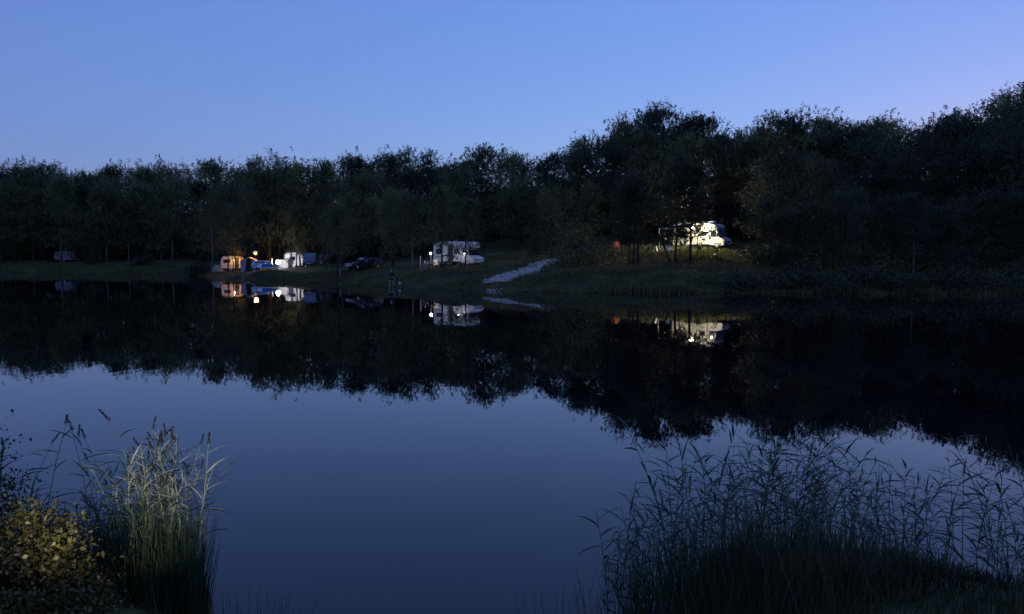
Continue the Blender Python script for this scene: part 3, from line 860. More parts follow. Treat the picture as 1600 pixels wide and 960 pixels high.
def van(loc, rz, label, paint='white', L=4.8, W=1.88, Ht=2.15, pane='pale_glass'):
    o = empty('parked_van', loc, rz); tag(o, label, 'van')
    h = L / 2
    prof = [(-h, .35), (-h, 1.1), (-h + .14, Ht - .08), (-h + .3, Ht), (h - 1.55, Ht), (h - 1.32, Ht - .08), (h - .60, 1.28), (h - .12, 1.02), (h, .78), (h, .42), (h - .2, .28), (-h + .2, .28)]
    MB().prism(prof, -W / 2, W / 2).build('body', M[paint], o, bevel=.08)
    slope_panel(o, 'windscreen', h - 1.34, Ht - .16, h - .66, 1.33, W - .34, W - .18, .004, .012, M[pane])
    for s in (-1, 1):
        side_window(o, h - 1.75, 1.55, .7, .42, s * W / 2); side_window(o, -h + 1.2, 1.55, 1.2, .46, s * W / 2)
        MB().box((h - .08, s * (W / 2 - .26), .90), (.16, .34, .20), ry=R(20)).build('headlight', M['chrome'], o, bevel=.03)
        MB().box((h - 1.0, s * (W / 2 + .12), 1.42), (.14, .2, .26)).build('mirror', M['dark_trim'], o, bevel=.03)
        for xx in (-h + .95, h - .9): wheel(o, xx, s * (W / 2 - .1), .33, .2)
    MB().box((h + .006, 0, .80), (.03, W * .5, .12)).build('grille', M['dark_trim'], o)
    MB().box((h + .03, 0, .46), (.10, W - .04, .20)).build('bumper', M['dark_trim'], o, bevel=.03)
    MB().box((h + .090, 0, .50), (.014, .50, .11)).build('number_plate', M['plate'], o)
    return o

def caravan(loc, rz, label, m='white', L=4.2, W=2.1, Ht=2.5, door_side=-1, doorway_open=True, door_x=.6):
    o = empty('caravan', loc, rz); tag(o, label, 'caravan')
    h = L / 2
    prof = [(-h + .12, .42), (-h, 1.1), (-h + .10, Ht - .40), (-h + .45, Ht - .04), (h - .55, Ht), (h - .16, Ht - .34), (h, 1.25), (h - .18, .42)]
    MB().prism(prof, -W / 2, W / 2).build('body', M[m], o, bevel=.07)
    ys = door_side * W / 2
    MB().box((door_x, ys + door_side * .004, 1.36), (.66, .02, 1.72)).build('doorway', M['dark_trim'] if doorway_open else M['grey_trim'], o)  # open doorway is a flat black panel painting the darkness inside
    if not doorway_open:
        MB().box((door_x, ys + door_side * .022, 1.36), (.60, .03, 1.66)).build('door', M[m], o, bevel=.01)
    side_window(o, -h + 1.05, 1.62, 1.0, .50, ys); side_window(o, -h + 1.1, 1.62, 1.1, .5, -ys)
    if h - door_x > 1.2: side_window(o, door_x + .85, 1.62, .55, .45, ys)
    slope_panel(o, 'front_window', h - .10, Ht - .62, h - .015, 1.42, W - .6, W - .6, .02, .012, M['glass'])
    MB().box((-.1, ys + door_side * .006, .86), (L * .8, .012, .07)).build('stripe', M['grey_trim'], o)
    for s in (-1, 1): wheel(o, -.05, s * (W / 2 - .10), .31, .18)
    MB().tube([(h - .25, .35, .42), (h + 1.05, 0, .42)], .04, 6).tube([(h - .25, -.35, .42), (h + 1.05, 0, .42)], .04, 6).build('drawbar', M['grey_trim'], o)
    MB().box((h + .45, 0, .62), (.5, .9, .34)).build('front_locker', M[m], o, bevel=.05)
    MB().box((-.3, 0, Ht + .03), (.55, .5, .10)).build('roof_vent', M['grey_trim'], o, bevel=.03)
    return o

def dome_tent(loc, rz, label, m, W=2.3, D=2.1, Ht=1.25):
    o = empty('dome_tent', loc, rz); tag(o, label, 'tent')
    rings = []; n = 24
    for j in range(9):
        t = j / 8
        r = math.cos(t * math.pi / 2) ** .75; z = Ht * math.sin(t * math.pi / 2) ** 1.05
        ring = []
        for k in range(n):
            a = 2 * math.pi * k / n
            q = 1 - .12 * abs(math.sin(2 * a)) ** 1.5 * (-1) * (1 - t) - .05 * (1 - abs(math.sin(2 * a)))
            ring.append((math.cos(a) * W / 2 * max(r, .015) * q, math.sin(a) * D / 2 * max(r, .015) * q, z - (.05 if j == 0 else 0)))
        rings.append(ring)
    MB().loft(rings).build('flysheet', M[m], o, smooth_=True)
    for a in (math.pi / 4, 3 * math.pi / 4):
        pts = []
        for j in range(13):
            t = -1 + 2 * j / 12
            rr = abs(t); r = math.cos((1 - rr) * math.pi / 2) ** .75 if rr > 0 else 0
            pts.append((math.cos(a) * W / 2 * 1.14 * (r if t > 0 else -r), math.sin(a) * D / 2 * 1.14 * (r if t > 0 else -r), Ht * math.sin((1 - rr) * math.pi / 2) ** 1.05 + .015))
        MB().tube(pts, .014, 5).build('pole', M['dark_trim'], o)
    return o

def frame_tent(loc, rz, label, m, W=3.2, D=3.0, Ht=2.15, eave=1.6):
    o = empty('frame_tent', loc, rz); tag(o, label, 'tent')
    t = .03
    MB().add([(-W / 2, -D / 2, -.05), (-W / 2, -D / 2, eave), (-W / 2, D / 2, eave), (-W / 2, D / 2, -.05), (-W / 2 + t, -D / 2, -.05), (-W / 2 + t, -D / 2, eave), (-W / 2 + t, D / 2, eave), (-W / 2 + t, D / 2, -.05)],
             [(0, 1, 2, 3), (7, 6, 5, 4), (0, 4, 5, 1), (1, 5, 6, 2), (2, 6, 7, 3)]).build('side_wall', M[m], o)
    MB().box((W / 2, 0, eave / 2 - .02), (t, D, eave)).build('side_wall', M[m], o)
    prof = [(-W / 2 - .10, eave - .04), (-W / 2 - .10, eave), (0, Ht), (W / 2 + .10, eave), (W / 2 + .10, eave - .04), (0, Ht - .05)]
    MB().prism(prof, -D / 2 - .1, D / 2 + .1).build('roof', M[m], o)
    MB().prism([(-W / 2 + t, -.05), (-W / 2 + t, eave - .05), (0, Ht - .07), (W / 2 - t, eave - .05), (W / 2 - t, -.05)], D / 2 - .05, D / 2).build('back_wall', M[m], o)
    y = -D / 2 + .02
    for s in (-1, 1):
        MB().prism([(s * W / 2 * .98, -.05), (s * W / 2 * .98, eave - .05), (s * W * .12, Ht - .25), (s * W * .24, -.05)], y, y + .03).build('front_panel', M[m], o)
        MB().tube([(s * W / 2, -D / 2 - .02, -.05), (s * W / 2, -D / 2 - .02, eave)], .02, 6).build('pole', M['pole'], o)
    return o

def lamp(loc, label, col, watts, bulb_r, pole_h=0.0, shade=False, cat='lamp', name='camp_lamp', glow=30, soft=.05):
    o = empty(name, loc); tag(o, label, cat)
    z = pole_h
    if pole_h:
        MB().tube([(.0, .12, -.2), (0, .12, pole_h + .22)], .022, 6).tube([(0, .12, pole_h + .2), (0, 0, pole_h + .2), (0, 0, pole_h + bulb_r)], .015, 5).build('pole', M['pole'], o)
    else:
        MB().lathe([(.10, 0), (.10, .05), (.05, .07), (.05, .10)], 12).build('base', M['grey_trim'], o)
        z = .10 + bulb_r
    if shade:
        q = max(.30, bulb_r * 2.0)
        MB().lathe([(.05, .5 * q + bulb_r * .6), (q, .10), (q, .08), (.04, .5 * q + bulb_r * .5)], 16, (0, 0, z + bulb_r * .3)).build('shade', M['white'], o)
    prof = [(max(.004, bulb_r * math.sin(math.pi * k / 8)), -bulb_r * math.cos(math.pi * k / 8)) for k in range(9)]
    MB().lathe(prof, 12, (0, 0, z)).build('bulb', emit_mat('bulb_glow', col, glow), o, smooth_=True)
    ld = bpy.data.lights.new('lamp_light', 'POINT'); ld.energy = watts * LUM; ld.color = col; ld.shadow_soft_size = bulb_r * 1.05
    lo = bpy.data.objects.new('lamp_light', ld); COL.objects.link(lo); lo.parent = o; lo.location = (0, 0, z)
    return o

def P(x, Y, dz=0.0):
    X = X_at(x, Y); return (X, Y, gz(X, Y) + dz)

def on(X, Y, dz=0.0):
    return (X, Y, gz(X, Y) + dz)

# middle camp
motorhome(P(717, 91), R(-36), 'white overcab motorhome with open side door in the middle of the far shore', 6.1, 2.2, 2.85, True, True)
# upper camp on the right
mb = P(1097, 90.8)
motorhome(mb, R(-43), 'white low profile motorhome with awning, lit from under it on the upper right bank', 6.6, 2.25, 2.95, False, False, 2.4, None, 'ivory')
# left camp
caravan(P(364, 129), R(4), 'cream caravan glowing orange in lamplight with a dark open doorway', 'cream', 3.5, 2.1, 2.45, -1, True, .9)
caravan(P(460, 126), R(186), 'white caravan lit brightly by the white lantern, behind tree trunks', 'white', 3.0, 2.1, 2.6, 1, False, -.6)
caravan(P(103, 190), R(8), 'dim pale caravan half hidden behind pale trunks on the far left', 'canvas_grey', 4.6, 2.1, 2.5, -1, False, .3)
van(P(486, 121), R(-84), 'van facing the lake with a pale blue windscreen, right of the white caravan', 'vanblue', 4.8, 1.88, 2.2)
van(P(511, 128), R(-96), 'dim second van in the shade right of the van with the pale windscreen', 'navy', 4.6, 1.85, 2.1)
car(P(415, 121.8), R(-14), 'silver car behind the paddleboard and left of the white lantern', 'silver', 4.2)
car(P(569, 96), R(-140), 'dark navy estate car parked under the trees in the middle of the far shore', 'navy', 4.5, 1.78, 1.5, 'glass')
frame_tent(P(391, 123.6), R(6), 'grey frame tent with open front under the orange lamp', 'canvas_grey', 2.5, 2.2, 2.2, 1.55)
dome_tent(P(341, 128.5), R(10), 'small grey green dome tent left of the lamplit caravan', 'canvas_green', 2.3, 2.0, 1.25)
dome_tent(P(962, 95), R(20), 'small orange dome tent on the slope left of the upper motorhome', 'orange', 1.1, 1.1, .85)

# lamps the photograph shows lit
def lamp_at(x, y, Y, **k):
    X = X_at(x, Y, y); z = Z_at(y, Y); g = gz(X, Y)
    return lamp((X, Y, g), pole_h=z - g, **k)
lamp_at(399, 396, 125.6, label='orange lamp on a pole above the grey frame tent', col=(1.0, .42, .08), watts=5200, bulb_r=.26, shade=True, glow=4.5)  # its shade is added to keep orange spill off the crowns behind
lamp((*P(434, 121)[:2], P(434, 121)[2] + .62), 'bright white lantern on a stool between the silver car and white caravan', (1.0, .93, .90), 4200, .28, glow=60)
MB_st = empty('camp_stool', P(434, 121)); tag(MB_st, 'low stool carrying the bright white lantern', 'stool')
MB().lathe([(.20, .57), (.20, .62), (.02, .62)], 14).build('seat', M['grey_trim'], MB_st)
for k in range(3):
    a = 2.1 * k; MB().tube([(.15 * math.cos(a), .15 * math.sin(a), .58), (.22 * math.cos(a), .22 * math.sin(a), -.05)], .018, 5).build('leg', M['pole'], MB_st)
lamp_at(366, 407, 127.35, label='small amber lamp on the wall of the lamplit cream caravan', col=(1.0, .48, .12), watts=420, bulb_r=.10, glow=5)
lamp_at(673, 396.5, 88.2, label='white lamp with a flat shade hanging over the camp table', col=(1.0, .96, .92), watts=420, bulb_r=.10, shade=True, glow=40)
lamp_at(716, 396.5, 88.6, label='small white lamp on a thin pole beside the middle motorhome door', col=(.95, .97, 1.0), watts=30, bulb_r=.07, glow=22)
lamp_at(1083.5, 356.5, 87.9, label='bright warm lamp hanging under the awning of the upper motorhome', col=(1.0, .84, .55), watts=15000, bulb_r=.16, glow=60)

# ------------------------------------------------------------------ camp furniture
def table(loc, rz, label, m='wood', L=1.5, W=.75, h=.74):
    o = empty('camp_table', loc, rz); tag(o, label, 'table')
    MB().box((0, 0, h - .02), (L, W, .04)).build('tabletop', M[m], o, bevel=.008)
    for sx in (-1, 1):
        for sy in (-1, 1):
            MB().tube([(sx * (L / 2 - .1), sy * (W / 2 - .08), h - .03), (sx * (L / 2 - .06), sy * (W / 2 - .05), -.05)], .018, 5).build('leg', M['pole'], o)
    return o

def chair(loc, rz, label, m):
    o = empty('camp_chair', loc, rz); tag(o, label, 'chair')
    MB().box((0, 0, .42), (.50, .46, .03), rx=R(-5)).build('seat', M[m], o, bevel=.008)
    MB().box((0, .30, .72), (.50, .03, .62), rx=R(-14)).build('backrest', M[m], o, bevel=.008)
    for s in (-1, 1):
        MB().tube([(s * .26, -.22, -.05), (s * .26, .26, .46), (s * .26, .38, 1.04)], .014, 5).build('frame_tube', M['pole'], o)
        MB().tube([(s * .26, .26, -.05), (s * .26, -.24, .44), (s * .26, -.24, .62), (s * .26, .24, .64)], .014, 5).build('frame_tube', M['pole'], o)
    return o

table(P(671, 88.3), R(-12), 'wooden camp table lit by the lamp left of the middle motorhome', 'wood', 1.5, .75)
def bottle(loc, label, m, h=.26, r=.04, name='bottle'):
    o = MB().lathe([(r, 0), (r, h * .6), (r * .45, h * .78), (r * .4, h)], 12).build(name, M[m], None, smooth_=True)
    o.location = loc; return tag(o, label, 'bottle')
tz = P(671, 88.3, .741)
bottle((tz[0] - .52, 88.35, tz[2] + .0), 'pale bottle on the left end of the lit camp table', 'towel', .30, .05)
bw = MB().lathe([(.07, 0), (.13, .10), (.14, .16), (.12, .16), (.06, .04)], 14).build('bowl', M['orange'], None, smooth_=True)
bw.location = (tz[0] + .48, 88.3, tz[2]); tag(bw, 'reddish bowl on the right end of the lit camp table', 'bowl')
chair(P(682, 89.2), R(20), 'pale camp chair at the right end of the lit camp table', 'blanket')
chair(P(663, 89.6), R(-30), 'dark camp chair behind the lit camp table', 'canvas_dark')
def post(x, Y, h, label, r=.035, m='pole', name='pole', cat='pole'):
    o = MB().tube([(0, 0, -.2), (0, 0, h)], r, 8).lathe([(r * 1.3, h), (r * 1.3, h + .03), (.01, h + .05)], 8).build(name, M[m])
    o.location = P(x, Y); return tag(o, label, cat)
post(657, 89, 1.55, 'slim white pole standing left of the lit camp table', .04, 'pole', 'standing_pole')
post(531, 92.5, 1.0, 'short pale post left of the dark parked car', .05, 'stake', 'standing_post', 'post')
post(425, 121.5, 1.6, 'white post beside the bright white lantern', .085, 'stake', 'standing_post', 'post')
sp = empty('marker_post', on(X_at(878, 97), 97)); tag(sp, 'white marker post with dark band at the top of the gravel ramp', 'post')
MB().box((0, 0, .40), (.12, .12, .95)).build('shaft', M['stake'], sp, bevel=.01)
MB().box((0, 0, .60), (.128, .128, .22)).build('band', M['dark_trim'], sp)
MB().box((0, 0, .91), (.16, .16, .07)).build('cap', M['stake'], sp, bevel=.01)

# upper camp things
cpx = X_at(1060, 87)
table(on(X_at(1066, 87.4), 87.4), R(-24), 'camp table under the awning of the upper motorhome', 'blanket', 1.3, .7)
for xx, Yd, rz, m, lab in ((1030, 86.6, 60, 'blanket', 'white camp chair standing left of the awning post'), (1042, 86.4, -40, 'blanket', 'white camp chair right of the awning post at the upper camp'),
                           (1072, 86.6, 200, 'canvas_tan', 'tan camp chair in front of the table under the awning'), (1092, 86.9, 170, 'canvas_dark', 'dark camp chair in front of the upper motorhome door')):
    chair(P(xx, Yd), R(rz), lab, m)
cb = empty('cool_box', P(1049, 86.7), R(-20)); tag(cb, 'blue cool box with white lid beside the thick trunk', 'cool box')
MB().box((0, 0, .22), (.62, .38, .42)).build('body', M['blue'], cb, bevel=.03)
MB().box((0, 0, .47), (.64, .40, .09)).build('lid', M['towel'], cb, bevel=.02)
bg = empty('orange_bag', P(1054, 86.6)); tag(bg, 'orange bag leaning beside the blue cool box', 'bag')
MB().loft([[(.22 * math.cos(a) * k, .15 * math.sin(a) * k, z) for a in [2 * math.pi * j / 12 for j in range(12)]] for k, z in ((.9, -.02), (1.0, .15), (.95, .4), (.7, .55), (.3, .62))]).build('sack', M['orange'], bg, smooth_=True)
MB().tube([(-.1, 0, .55), (-.06, 0, .72), (.06, 0, .72), (.1, 0, .55)], .015, 5).build('handle', M['dark_trim'], bg)

def bicycle(loc, rz, label):
    o = empty('bicycle', loc, rz); tag(o, label, 'bicycle')
    for x in (-.52, .52):
        ring = [(x + .33 * math.cos(2 * math.pi * k / 24), 0, .34 + .33 * math.sin(2 * math.pi * k / 24)) for k in range(25)]
        w_ = MB().tube(ring, .022, 5, False).build('wheel', M['tyre'], o)
        sp_ = MB()
        for k in range(6):
            a = math.pi * k / 6; sp_.tube([(x + .32 * math.cos(a), 0, .34 + .32 * math.sin(a)), (x - .32 * math.cos(a), 0, .34 - .32 * math.sin(a))], .004, 3)
        sp_.build('spokes', M['rim'], w_)
    f = MB()
    for a, b in (((-.52, 0, .34), (-.08, 0, .30)), ((-.08, 0, .30), (-.20, 0, .82)), ((-.52, 0, .34), (-.17, 0, .74)), ((-.17, 0, .74), (.34, 0, .80)), ((-.08, 0, .30), (.36, 0, .72)), ((.34, 0, .86), (.52, 0, .34))):
        f.tube([a, b], .018, 6)
    f.build('frame', M['navy'], o)
    MB().box((-.21, 0, .88), (.26, .14, .06)).build('saddle', M['dark_trim'], o, bevel=.02)
    MB().tube([(.33, 0, .84), (.33, 0, 1.0), (.30, -.28, 1.02)], .014, 5).tube([(.33, 0, 1.0), (.30, .28, 1.02)], .014, 5).build('handlebar', M['dark_trim'], o)
    MB().tube([(-.08, -.10, .18), (-.08, -.10, .30), (-.08, .10, .30), (-.08, .10, .42)], .012, 5).build('pedals', M['rim'], o)
    return o
bicycle(P(1064, 86.2), R(10), 'bicycle standing left under the awning edge of the upper camp')
bicycle(P(1086, 86.3), R(-8), 'bicycle standing close to the upper motorhome door')

# paddleboard leaning on trestles
sb = empty('paddleboard', on(X_at(419, 119.2), 119.2)); tag(sb, 'white paddleboard with blue and grey deck pads propped up at the shore', 'paddleboard')
tilt = Matrix.Rotation(R(58), 4, 'X')
def board_ring(k, lift, grow=1.0, x0=-1.75, x1=1.75):
    pts = []
    n = 28
    for j in range(n):
        a = 2 * math.pi * j / n
        cx_, cy_ = math.cos(a), math.sin(a)
        x = 1.72 * math.copysign(abs(cx_) ** .8, cx_) * k; y = .40 * math.copysign(abs(cy_) ** .75, cy_) * k * (1 - .18 * cx_)
        rocker = 0.0
        pts.append((x, y, lift + rocker))
    return pts
def tilted(mb):
    mb.v = [tuple((tilt @ Vector(p)) + Vector((0, 0, .62))) for p in mb.v]; return mb
tilted(MB().loft([board_ring(.90, -.08), board_ring(.98, -.05), board_ring(1, 0), board_ring(.98, .05), board_ring(.94, .07)])).build('hull', M['sup_white'], sb, smooth_=False)
def pad(x0, x1, name, m):
    prof = []
    n = 10
    vs = []; fs = []
    for i_ in range(n + 1):
        x = x0 + (x1 - x0) * i_ / n
        e = abs(x / 1.72); wy = .33 * max(.1, (1 - e ** 3)) ** .7 * (1 - .16 * x / 1.72)
        zz = .078
        for z in (zz - .02, zz + .012): vs += [(x, -wy, z), (x, wy, z)]
    for i_ in range(n):
        a = i_ * 4; b = a + 4
        fs += [(a + 2, a + 3, b + 3, b + 2), (a, b, b + 1, a + 1), (a, a + 2, b + 2, b), (a + 1, b + 1, b + 3, a + 3)]
    fs += [(0, 1, 3, 2), (n * 4, n * 4 + 2, n * 4 + 3, n * 4 + 1)]
    tilted(MB().add(vs, fs)).build(name, M[m], sb)
pad(-1.0, .66, 'deck_pad', 'sup_blue'); pad(.72, 1.42, 'tail_pad', 'sup_grey')
for k, xx in enumerate((-1.1, 1.1)):
    tr = empty('trestle', on(sb.location.x + xx, 119.3)); tag(tr, ('left' if k == 0 else 'right') + ' trestle holding up the paddleboard at the shore', 'trestle')
    dz = sb.location.z - tr.location.z
    for s in (-1, 1):
        MB().tube([(0, s * .05, .42 + dz), (0, s * .42, -.08)], .03, 5).build('leg', M['bark'], tr)
    MB().box((0, 0, .40 + dz), (.07, .5, .06)).build('crossbar', M['bark'], tr)
post(375, 118.5, .55, 'short dark stake at the water edge left of the paddleboard', .06, 'bark_dark', 'stake', 'stake')
tw = empty('towel', (0, 0, 0)); 
X0 = X_at(471, 123.5); X1 = X_at(476, 123.5); gzt = gz((X0 + X1) / 2, 123.5)
tw.location = ((X0 + X1) / 2, 123.5, gzt); tag(tw, 'white towel hanging beside the lit caravan and the van', 'towel')
vs = []; fs = []
for k in range(9):
    q = -.28 + .56 * k / 8
    for j in range(5): vs.append((q, .05 * math.sin(k * 1.3) * (.3 + j * .25), 1.75 - j * .32))
for k in range(8):
    for j in range(4): fs.append((k * 5 + j, k * 5 + j + 1, k * 5 + j + 6, k * 5 + j + 5))
ob = MB().add(vs, fs).build('cloth', M['towel'], tw, smooth_=True)
mod = ob.modifiers.new('thick', 'SOLIDIFY'); mod.thickness = .012
MB().tube([(-.4, 0, -.1), (-.4, 0, 1.8)], .02, 6).tube([(.4, 0, -.1), (.4, 0, 1.8)], .02, 6).tube([(-.4, 0, 1.76), (.4, 0, 1.76)], .012, 5).build('drying_rack', M['pole'], tw)
wb = empty('windbreak', P(441, 123.5)); tag(wb, 'grey cloth windbreak behind the bright white lantern', 'windbreak')
for k in range(4): MB().tube([(-.9 + k * .6, .05 * (k % 2), -.2), (-.9 + k * .6, .05 * (k % 2), 1.5)], .02, 6).build('pole', M['pole'], wb)
for k in range(3): MB().box((-.6 + k * .6, .025, .78), (.57, .02, 1.3), rz=R(5 * (-1) ** k)).build('panel', M['canvas_grey'], wb)

# person at the water's edge
def person(loc, rz):
    o = empty('person', loc, rz); tag(o, 'person in dark top and shorts with bare legs standing at the water edge', 'person')
    def skin(name, verts, edges, rads, m, par, sub=2):
        me = bpy.data.meshes.new(name); me.from_pydata(verts, edges, []); me.materials.append(m)
        ob = bpy.data.objects.new(name, me); COL.objects.link(ob); ob.parent = par
        sk = ob.modifiers.new('skin', 'SKIN'); 
        if not me.skin_vertices: me.skin_vertices_add() if hasattr(me, 'skin_vertices_add') else None
        bm = bmesh.new(); bm.from_mesh(me); lay = bm.verts.layers.skin.verify()
        for v, r in zip(bm.verts, rads):
            v[lay].radius = r if hasattr(r, '__len__') else (r, r)
        bm.verts.ensure_lookup_table(); bm.verts[0][lay].use_root = True
        bm.to_mesh(me); bm.free()
        sk.use_smooth_shade = True
        s = ob.modifiers.new('sub', 'SUBSURF'); s.levels = sub; s.render_levels = sub
        return ob
    V = [(0, 0, .92), (0, 0, 1.12), (0, -.01, 1.34), (0, 0, 1.47), (0, -.01, 1.53), (0, -.02, 1.64), (0, -.02, 1.74)]
    Rr = [(.16, .12), (.145, .11), (.17, .11), (.07, .06), (.055, .055), (.082, .095), (.06, .07)]
    E = [(0, 1), (1, 2), (2, 3), (3, 4), (4, 5), (5, 6)]
    def chain(start, pts, rads):
        p = start
        for q, r in zip(pts, rads):
            V.append(q); Rr.append(r); E.append((p, len(V) - 1)); p = len(V) - 1
    for s in (-1, 1):
        chain(0, [(s * .11, 0, .84), (s * .16, -.03, .50), (s * .185, .01, .30), (s * .20, .02, .09), (s * .21, -.13, .04)], [.09, .062, .058, .042, (.04, .032)])
        chain(2, [(s * .19, 0, 1.38), (s * .27, .01, 1.14), (s * .20, -.20, .99), (s * .15, -.27, .98)], [.062, .048, .038, .034])
    skin('body', V, E, Rr, M['skin'], o)
    # clothing: jacket with sleeves and shorts as closed shells over the body
    V2 = [(0, 0, .90), (0, 0, 1.12), (0, -.01, 1.36), (0, 0, 1.47)]; R2 = [(.205, .155), (.19, .145), (.205, .14), (.09, .08)]; E2 = [(0, 1), (1, 2), (2, 3)]
    for s in (-1, 1):
        p = 2
        for q, r in (((s * .20, 0, 1.40), .082), ((s * .285, .01, 1.14), .068), ((s * .21, -.19, .995), .056)):
            V2.append(q); R2.append(r); E2.append((p, len(V2) - 1)); p = len(V2) - 1
    skin('jacket', V2, E2, R2, M['jacket'], o)
    V3 = [(0, 0, .95)]; R3 = [(.18, .14)]; E3 = []
    for s in (-1, 1):
        p = 0
        for q, r in (((s * .115, 0, .84), .115), ((s * .15, -.015, .60), .105)):
            V3.append(q); R3.append(r); E3.append((p, len(V3) - 1)); p = len(V3) - 1
    skin('shorts', V3, E3, R3, M['jacket'], o)
    skin('hair', [(0, .02, 1.66), (0, .01, 1.74), (0, .0, 1.77)], [(0, 1), (1, 2)], [.092, .085, .05], M['hair'], o)
    nose = MB().box((0, -.125, 1.645), (.025, .04, .045)).build('nose', M['skin'], o, bevel=.008)
    for s in (-1, 1):
        MB().lathe([(.004, -.012), (.012, 0), (.004, .012)], 8, (s * .033, -.108, 1.675)).build('eye', M['dark_trim'], o)
        MB().box((s * .088, -.01, 1.655), (.02, .045, .06)).build('ear', M['skin'], o, bevel=.008)
        hb = MB()
        for f in range(4): hb.tube([(s * (.13 - f * .006), -.27, .995 - f * .018), (s * (.10 - f * .004), -.315, .985 - f * .018), (s * .07, -.30, .98 - f * .018)], .009, 5)
        hb.tube([(s * .15, -.26, 1.0), (s * .13, -.30, 1.025), (s * .10, -.31, 1.02)], .010, 5)
        hb.build('fingers', M['skin'], o)
    return o
pX, pY = X_at(611, 81), 0
pY = float(shore(X_at(611, 80)) + .35); pX = X_at(611, pY)
person((pX, pY, max(gz(pX, pY), .0) + .0), R(8))
cs = chair(on(pX + .55, pY + .5), R(15), 'low dark folding chair beside the person at the water', 'canvas_dark')
cs.scale = (.8, .8, .62)
bk = empty('bucket', on(pX + .95, pY - .45)); bk.location.z = max(bk.location.z, .02); tag(bk, 'small white bucket on the shore right of the person', 'bucket')
MB().lathe([(.10, -.03), (.13, .24), (.115, .24), (.09, .02)], 14).build('pail', M['towel'], bk)
MB().tube([(-.12, 0, .23), (-.08, 0, .32), (.08, 0, .32), (.12, 0, .23)], .008, 5).build('handle', M['pole'], bk)

# ------------------------------------------------------------------ far shore plants and stones
def shrub(name, loc, rx, rz, n, leafm, label, leaf=.2, seed=0, group=None, cat='shrub', rxy=None):
    rng = np.random.default_rng(seed)
    o = empty(name, loc); tag(o, label, cat, group)
    k = max(8, n // 60)
    d = unit(rng.normal(size=(k, 3))); d[:, 2] = np.abs(d[:, 2])
    cc = d * rng.uniform(.45, 1.0, size=(k, 1)) * np.array([rx, rx if rxy is None else rxy, rz])
    st = MB()
    for j in range(min(k, 14)): 
        e = cc[j]; st.tube([(e[0] * .08, e[1] * .08, -.1), (e[0] * .5, e[1] * .5, e[2] * .6), tuple(e)], [.03, .02, .008], 4)
    st.build('stems', M['bark'], o)
    c = cc[rng.integers(0, k, n)] + rng.normal(size=(n, 3)) * np.array([rx, rx, rz]) * .17
    c[:, 2] = np.maximum(c[:, 2], .02)
    link_mesh('foliage', quads_mesh('foliage', leaf_quads(c, leaf * rng.uniform(.6, 1.3, n), rng)), M[leafm], o)
    return o
shrub('round_bush', P(148, 172), 2.6, 3.4, 2400, 'leaf_b', 'dark round bush at the water side of the left meadow', .3, 1)
shrub('round_bush', P(225, 166), 2.4, 2.6, 2000, 'leaf_b', 'dark low bush on the left meadow nearer the water', .3, 2)
shrub('round_bush', P(312, 132), 2.6, 2.4, 2000, 'leaf_b', 'dark bush left of the small grey green tent', .28, 3)
shrub('round_bush', P(905, 83), 3.6, 4.4, 5200, 'leaf_a', 'large leafy bush with bare branches right of the gravel ramp', .24, 4)
shrub('round_bush', P(845, 96), 1.6, 1.6, 900, 'leaf_b', 'small bush on the left shoulder of the gravel ramp', .2, 5)
shrub('round_bush', P(1010, 88), 1.2, .9, 700, 'leaf_c', 'low pale bush at the left end of the lit bank', .16, 6)
shrub('round_bush', P(1130, 82), 1.6, 1.1, 900, 'leaf_a', 'low bush on the bank below the upper motorhome front', .18, 7)
shrub('round_bush', P(1210, 76), 2.8, 2.0, 1800, 'leaf_b', 'dark bush on the bank right of the upper motorhome', .24, 8)
shrub('round_bush', P(1580, 74), 2.0, 1.8, 1200, 'leaf_c', 'pale tufted bush near the right edge of the far bank', .22, 9)
for q, xx in enumerate((1165, 1205, 1248, 1292, 1345, 1385, 1410, 1462, 1505, 1552, 1600)):  # low bushes added to darken the right bank and cover its grass fringe
    Yd = float(shore(X_at(xx, 66))) + 1.2 + (q % 3) * .8
    shrub('bank_darkening_bush', P(xx, Yd), 2.3 + (q % 2) * .7, 1.5 + (q % 3) * .45, 1900, 'leaf_b', ORD[q] + ' added dark bush from the left, darkening the right bank waterline', .20, 60 + q, 'bushes added to darken the right bank', 'bush')
def branch_tree(loc, label):
    o = empty('bare_branch', loc); tag(o, label, 'branch')
    MB().tube([(-1.2, 0, -.1), (-.9, .05, .9), (-.35, 0, 1.75), (.35, -.05, 2.05), (.9, 0, 1.55), (1.25, .05, .95)], [.06, .055, .05, .045, .03, .015], 6).build('limb', M['bark_pale'], o, smooth_=True)
    MB().tube([(-.55, 0, 1.5), (-.35, .1, .9), (-.25, .1, .35)], [.035, .025, .012], 5).build('twig', M['bark_pale'], o, smooth_=True)
    MB().tube([(.35, 0, 2.05), (.5, -.1, 2.5), (.45, -.1, 2.9)], [.03, .02, .01], 5).build('twig', M['bark_pale'], o, smooth_=True)
branch_tree(on(X_at(905, 79), 79, .3), 'bare pale branch arching out of the large leafy bush')

rng = np.random.default_rng(77)
# forest undergrowth that closes the view between the trunks
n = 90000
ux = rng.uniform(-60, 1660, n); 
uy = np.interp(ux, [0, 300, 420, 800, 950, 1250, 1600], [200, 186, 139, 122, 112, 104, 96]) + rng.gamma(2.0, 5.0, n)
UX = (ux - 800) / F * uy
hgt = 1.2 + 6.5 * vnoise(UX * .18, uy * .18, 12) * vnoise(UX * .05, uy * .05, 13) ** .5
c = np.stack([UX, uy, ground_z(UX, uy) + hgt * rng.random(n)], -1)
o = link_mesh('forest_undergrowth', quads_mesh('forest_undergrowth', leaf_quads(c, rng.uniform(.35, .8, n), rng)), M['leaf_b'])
tag(o, 'dark undergrowth filling the wood between the trunks', kind='stuff')

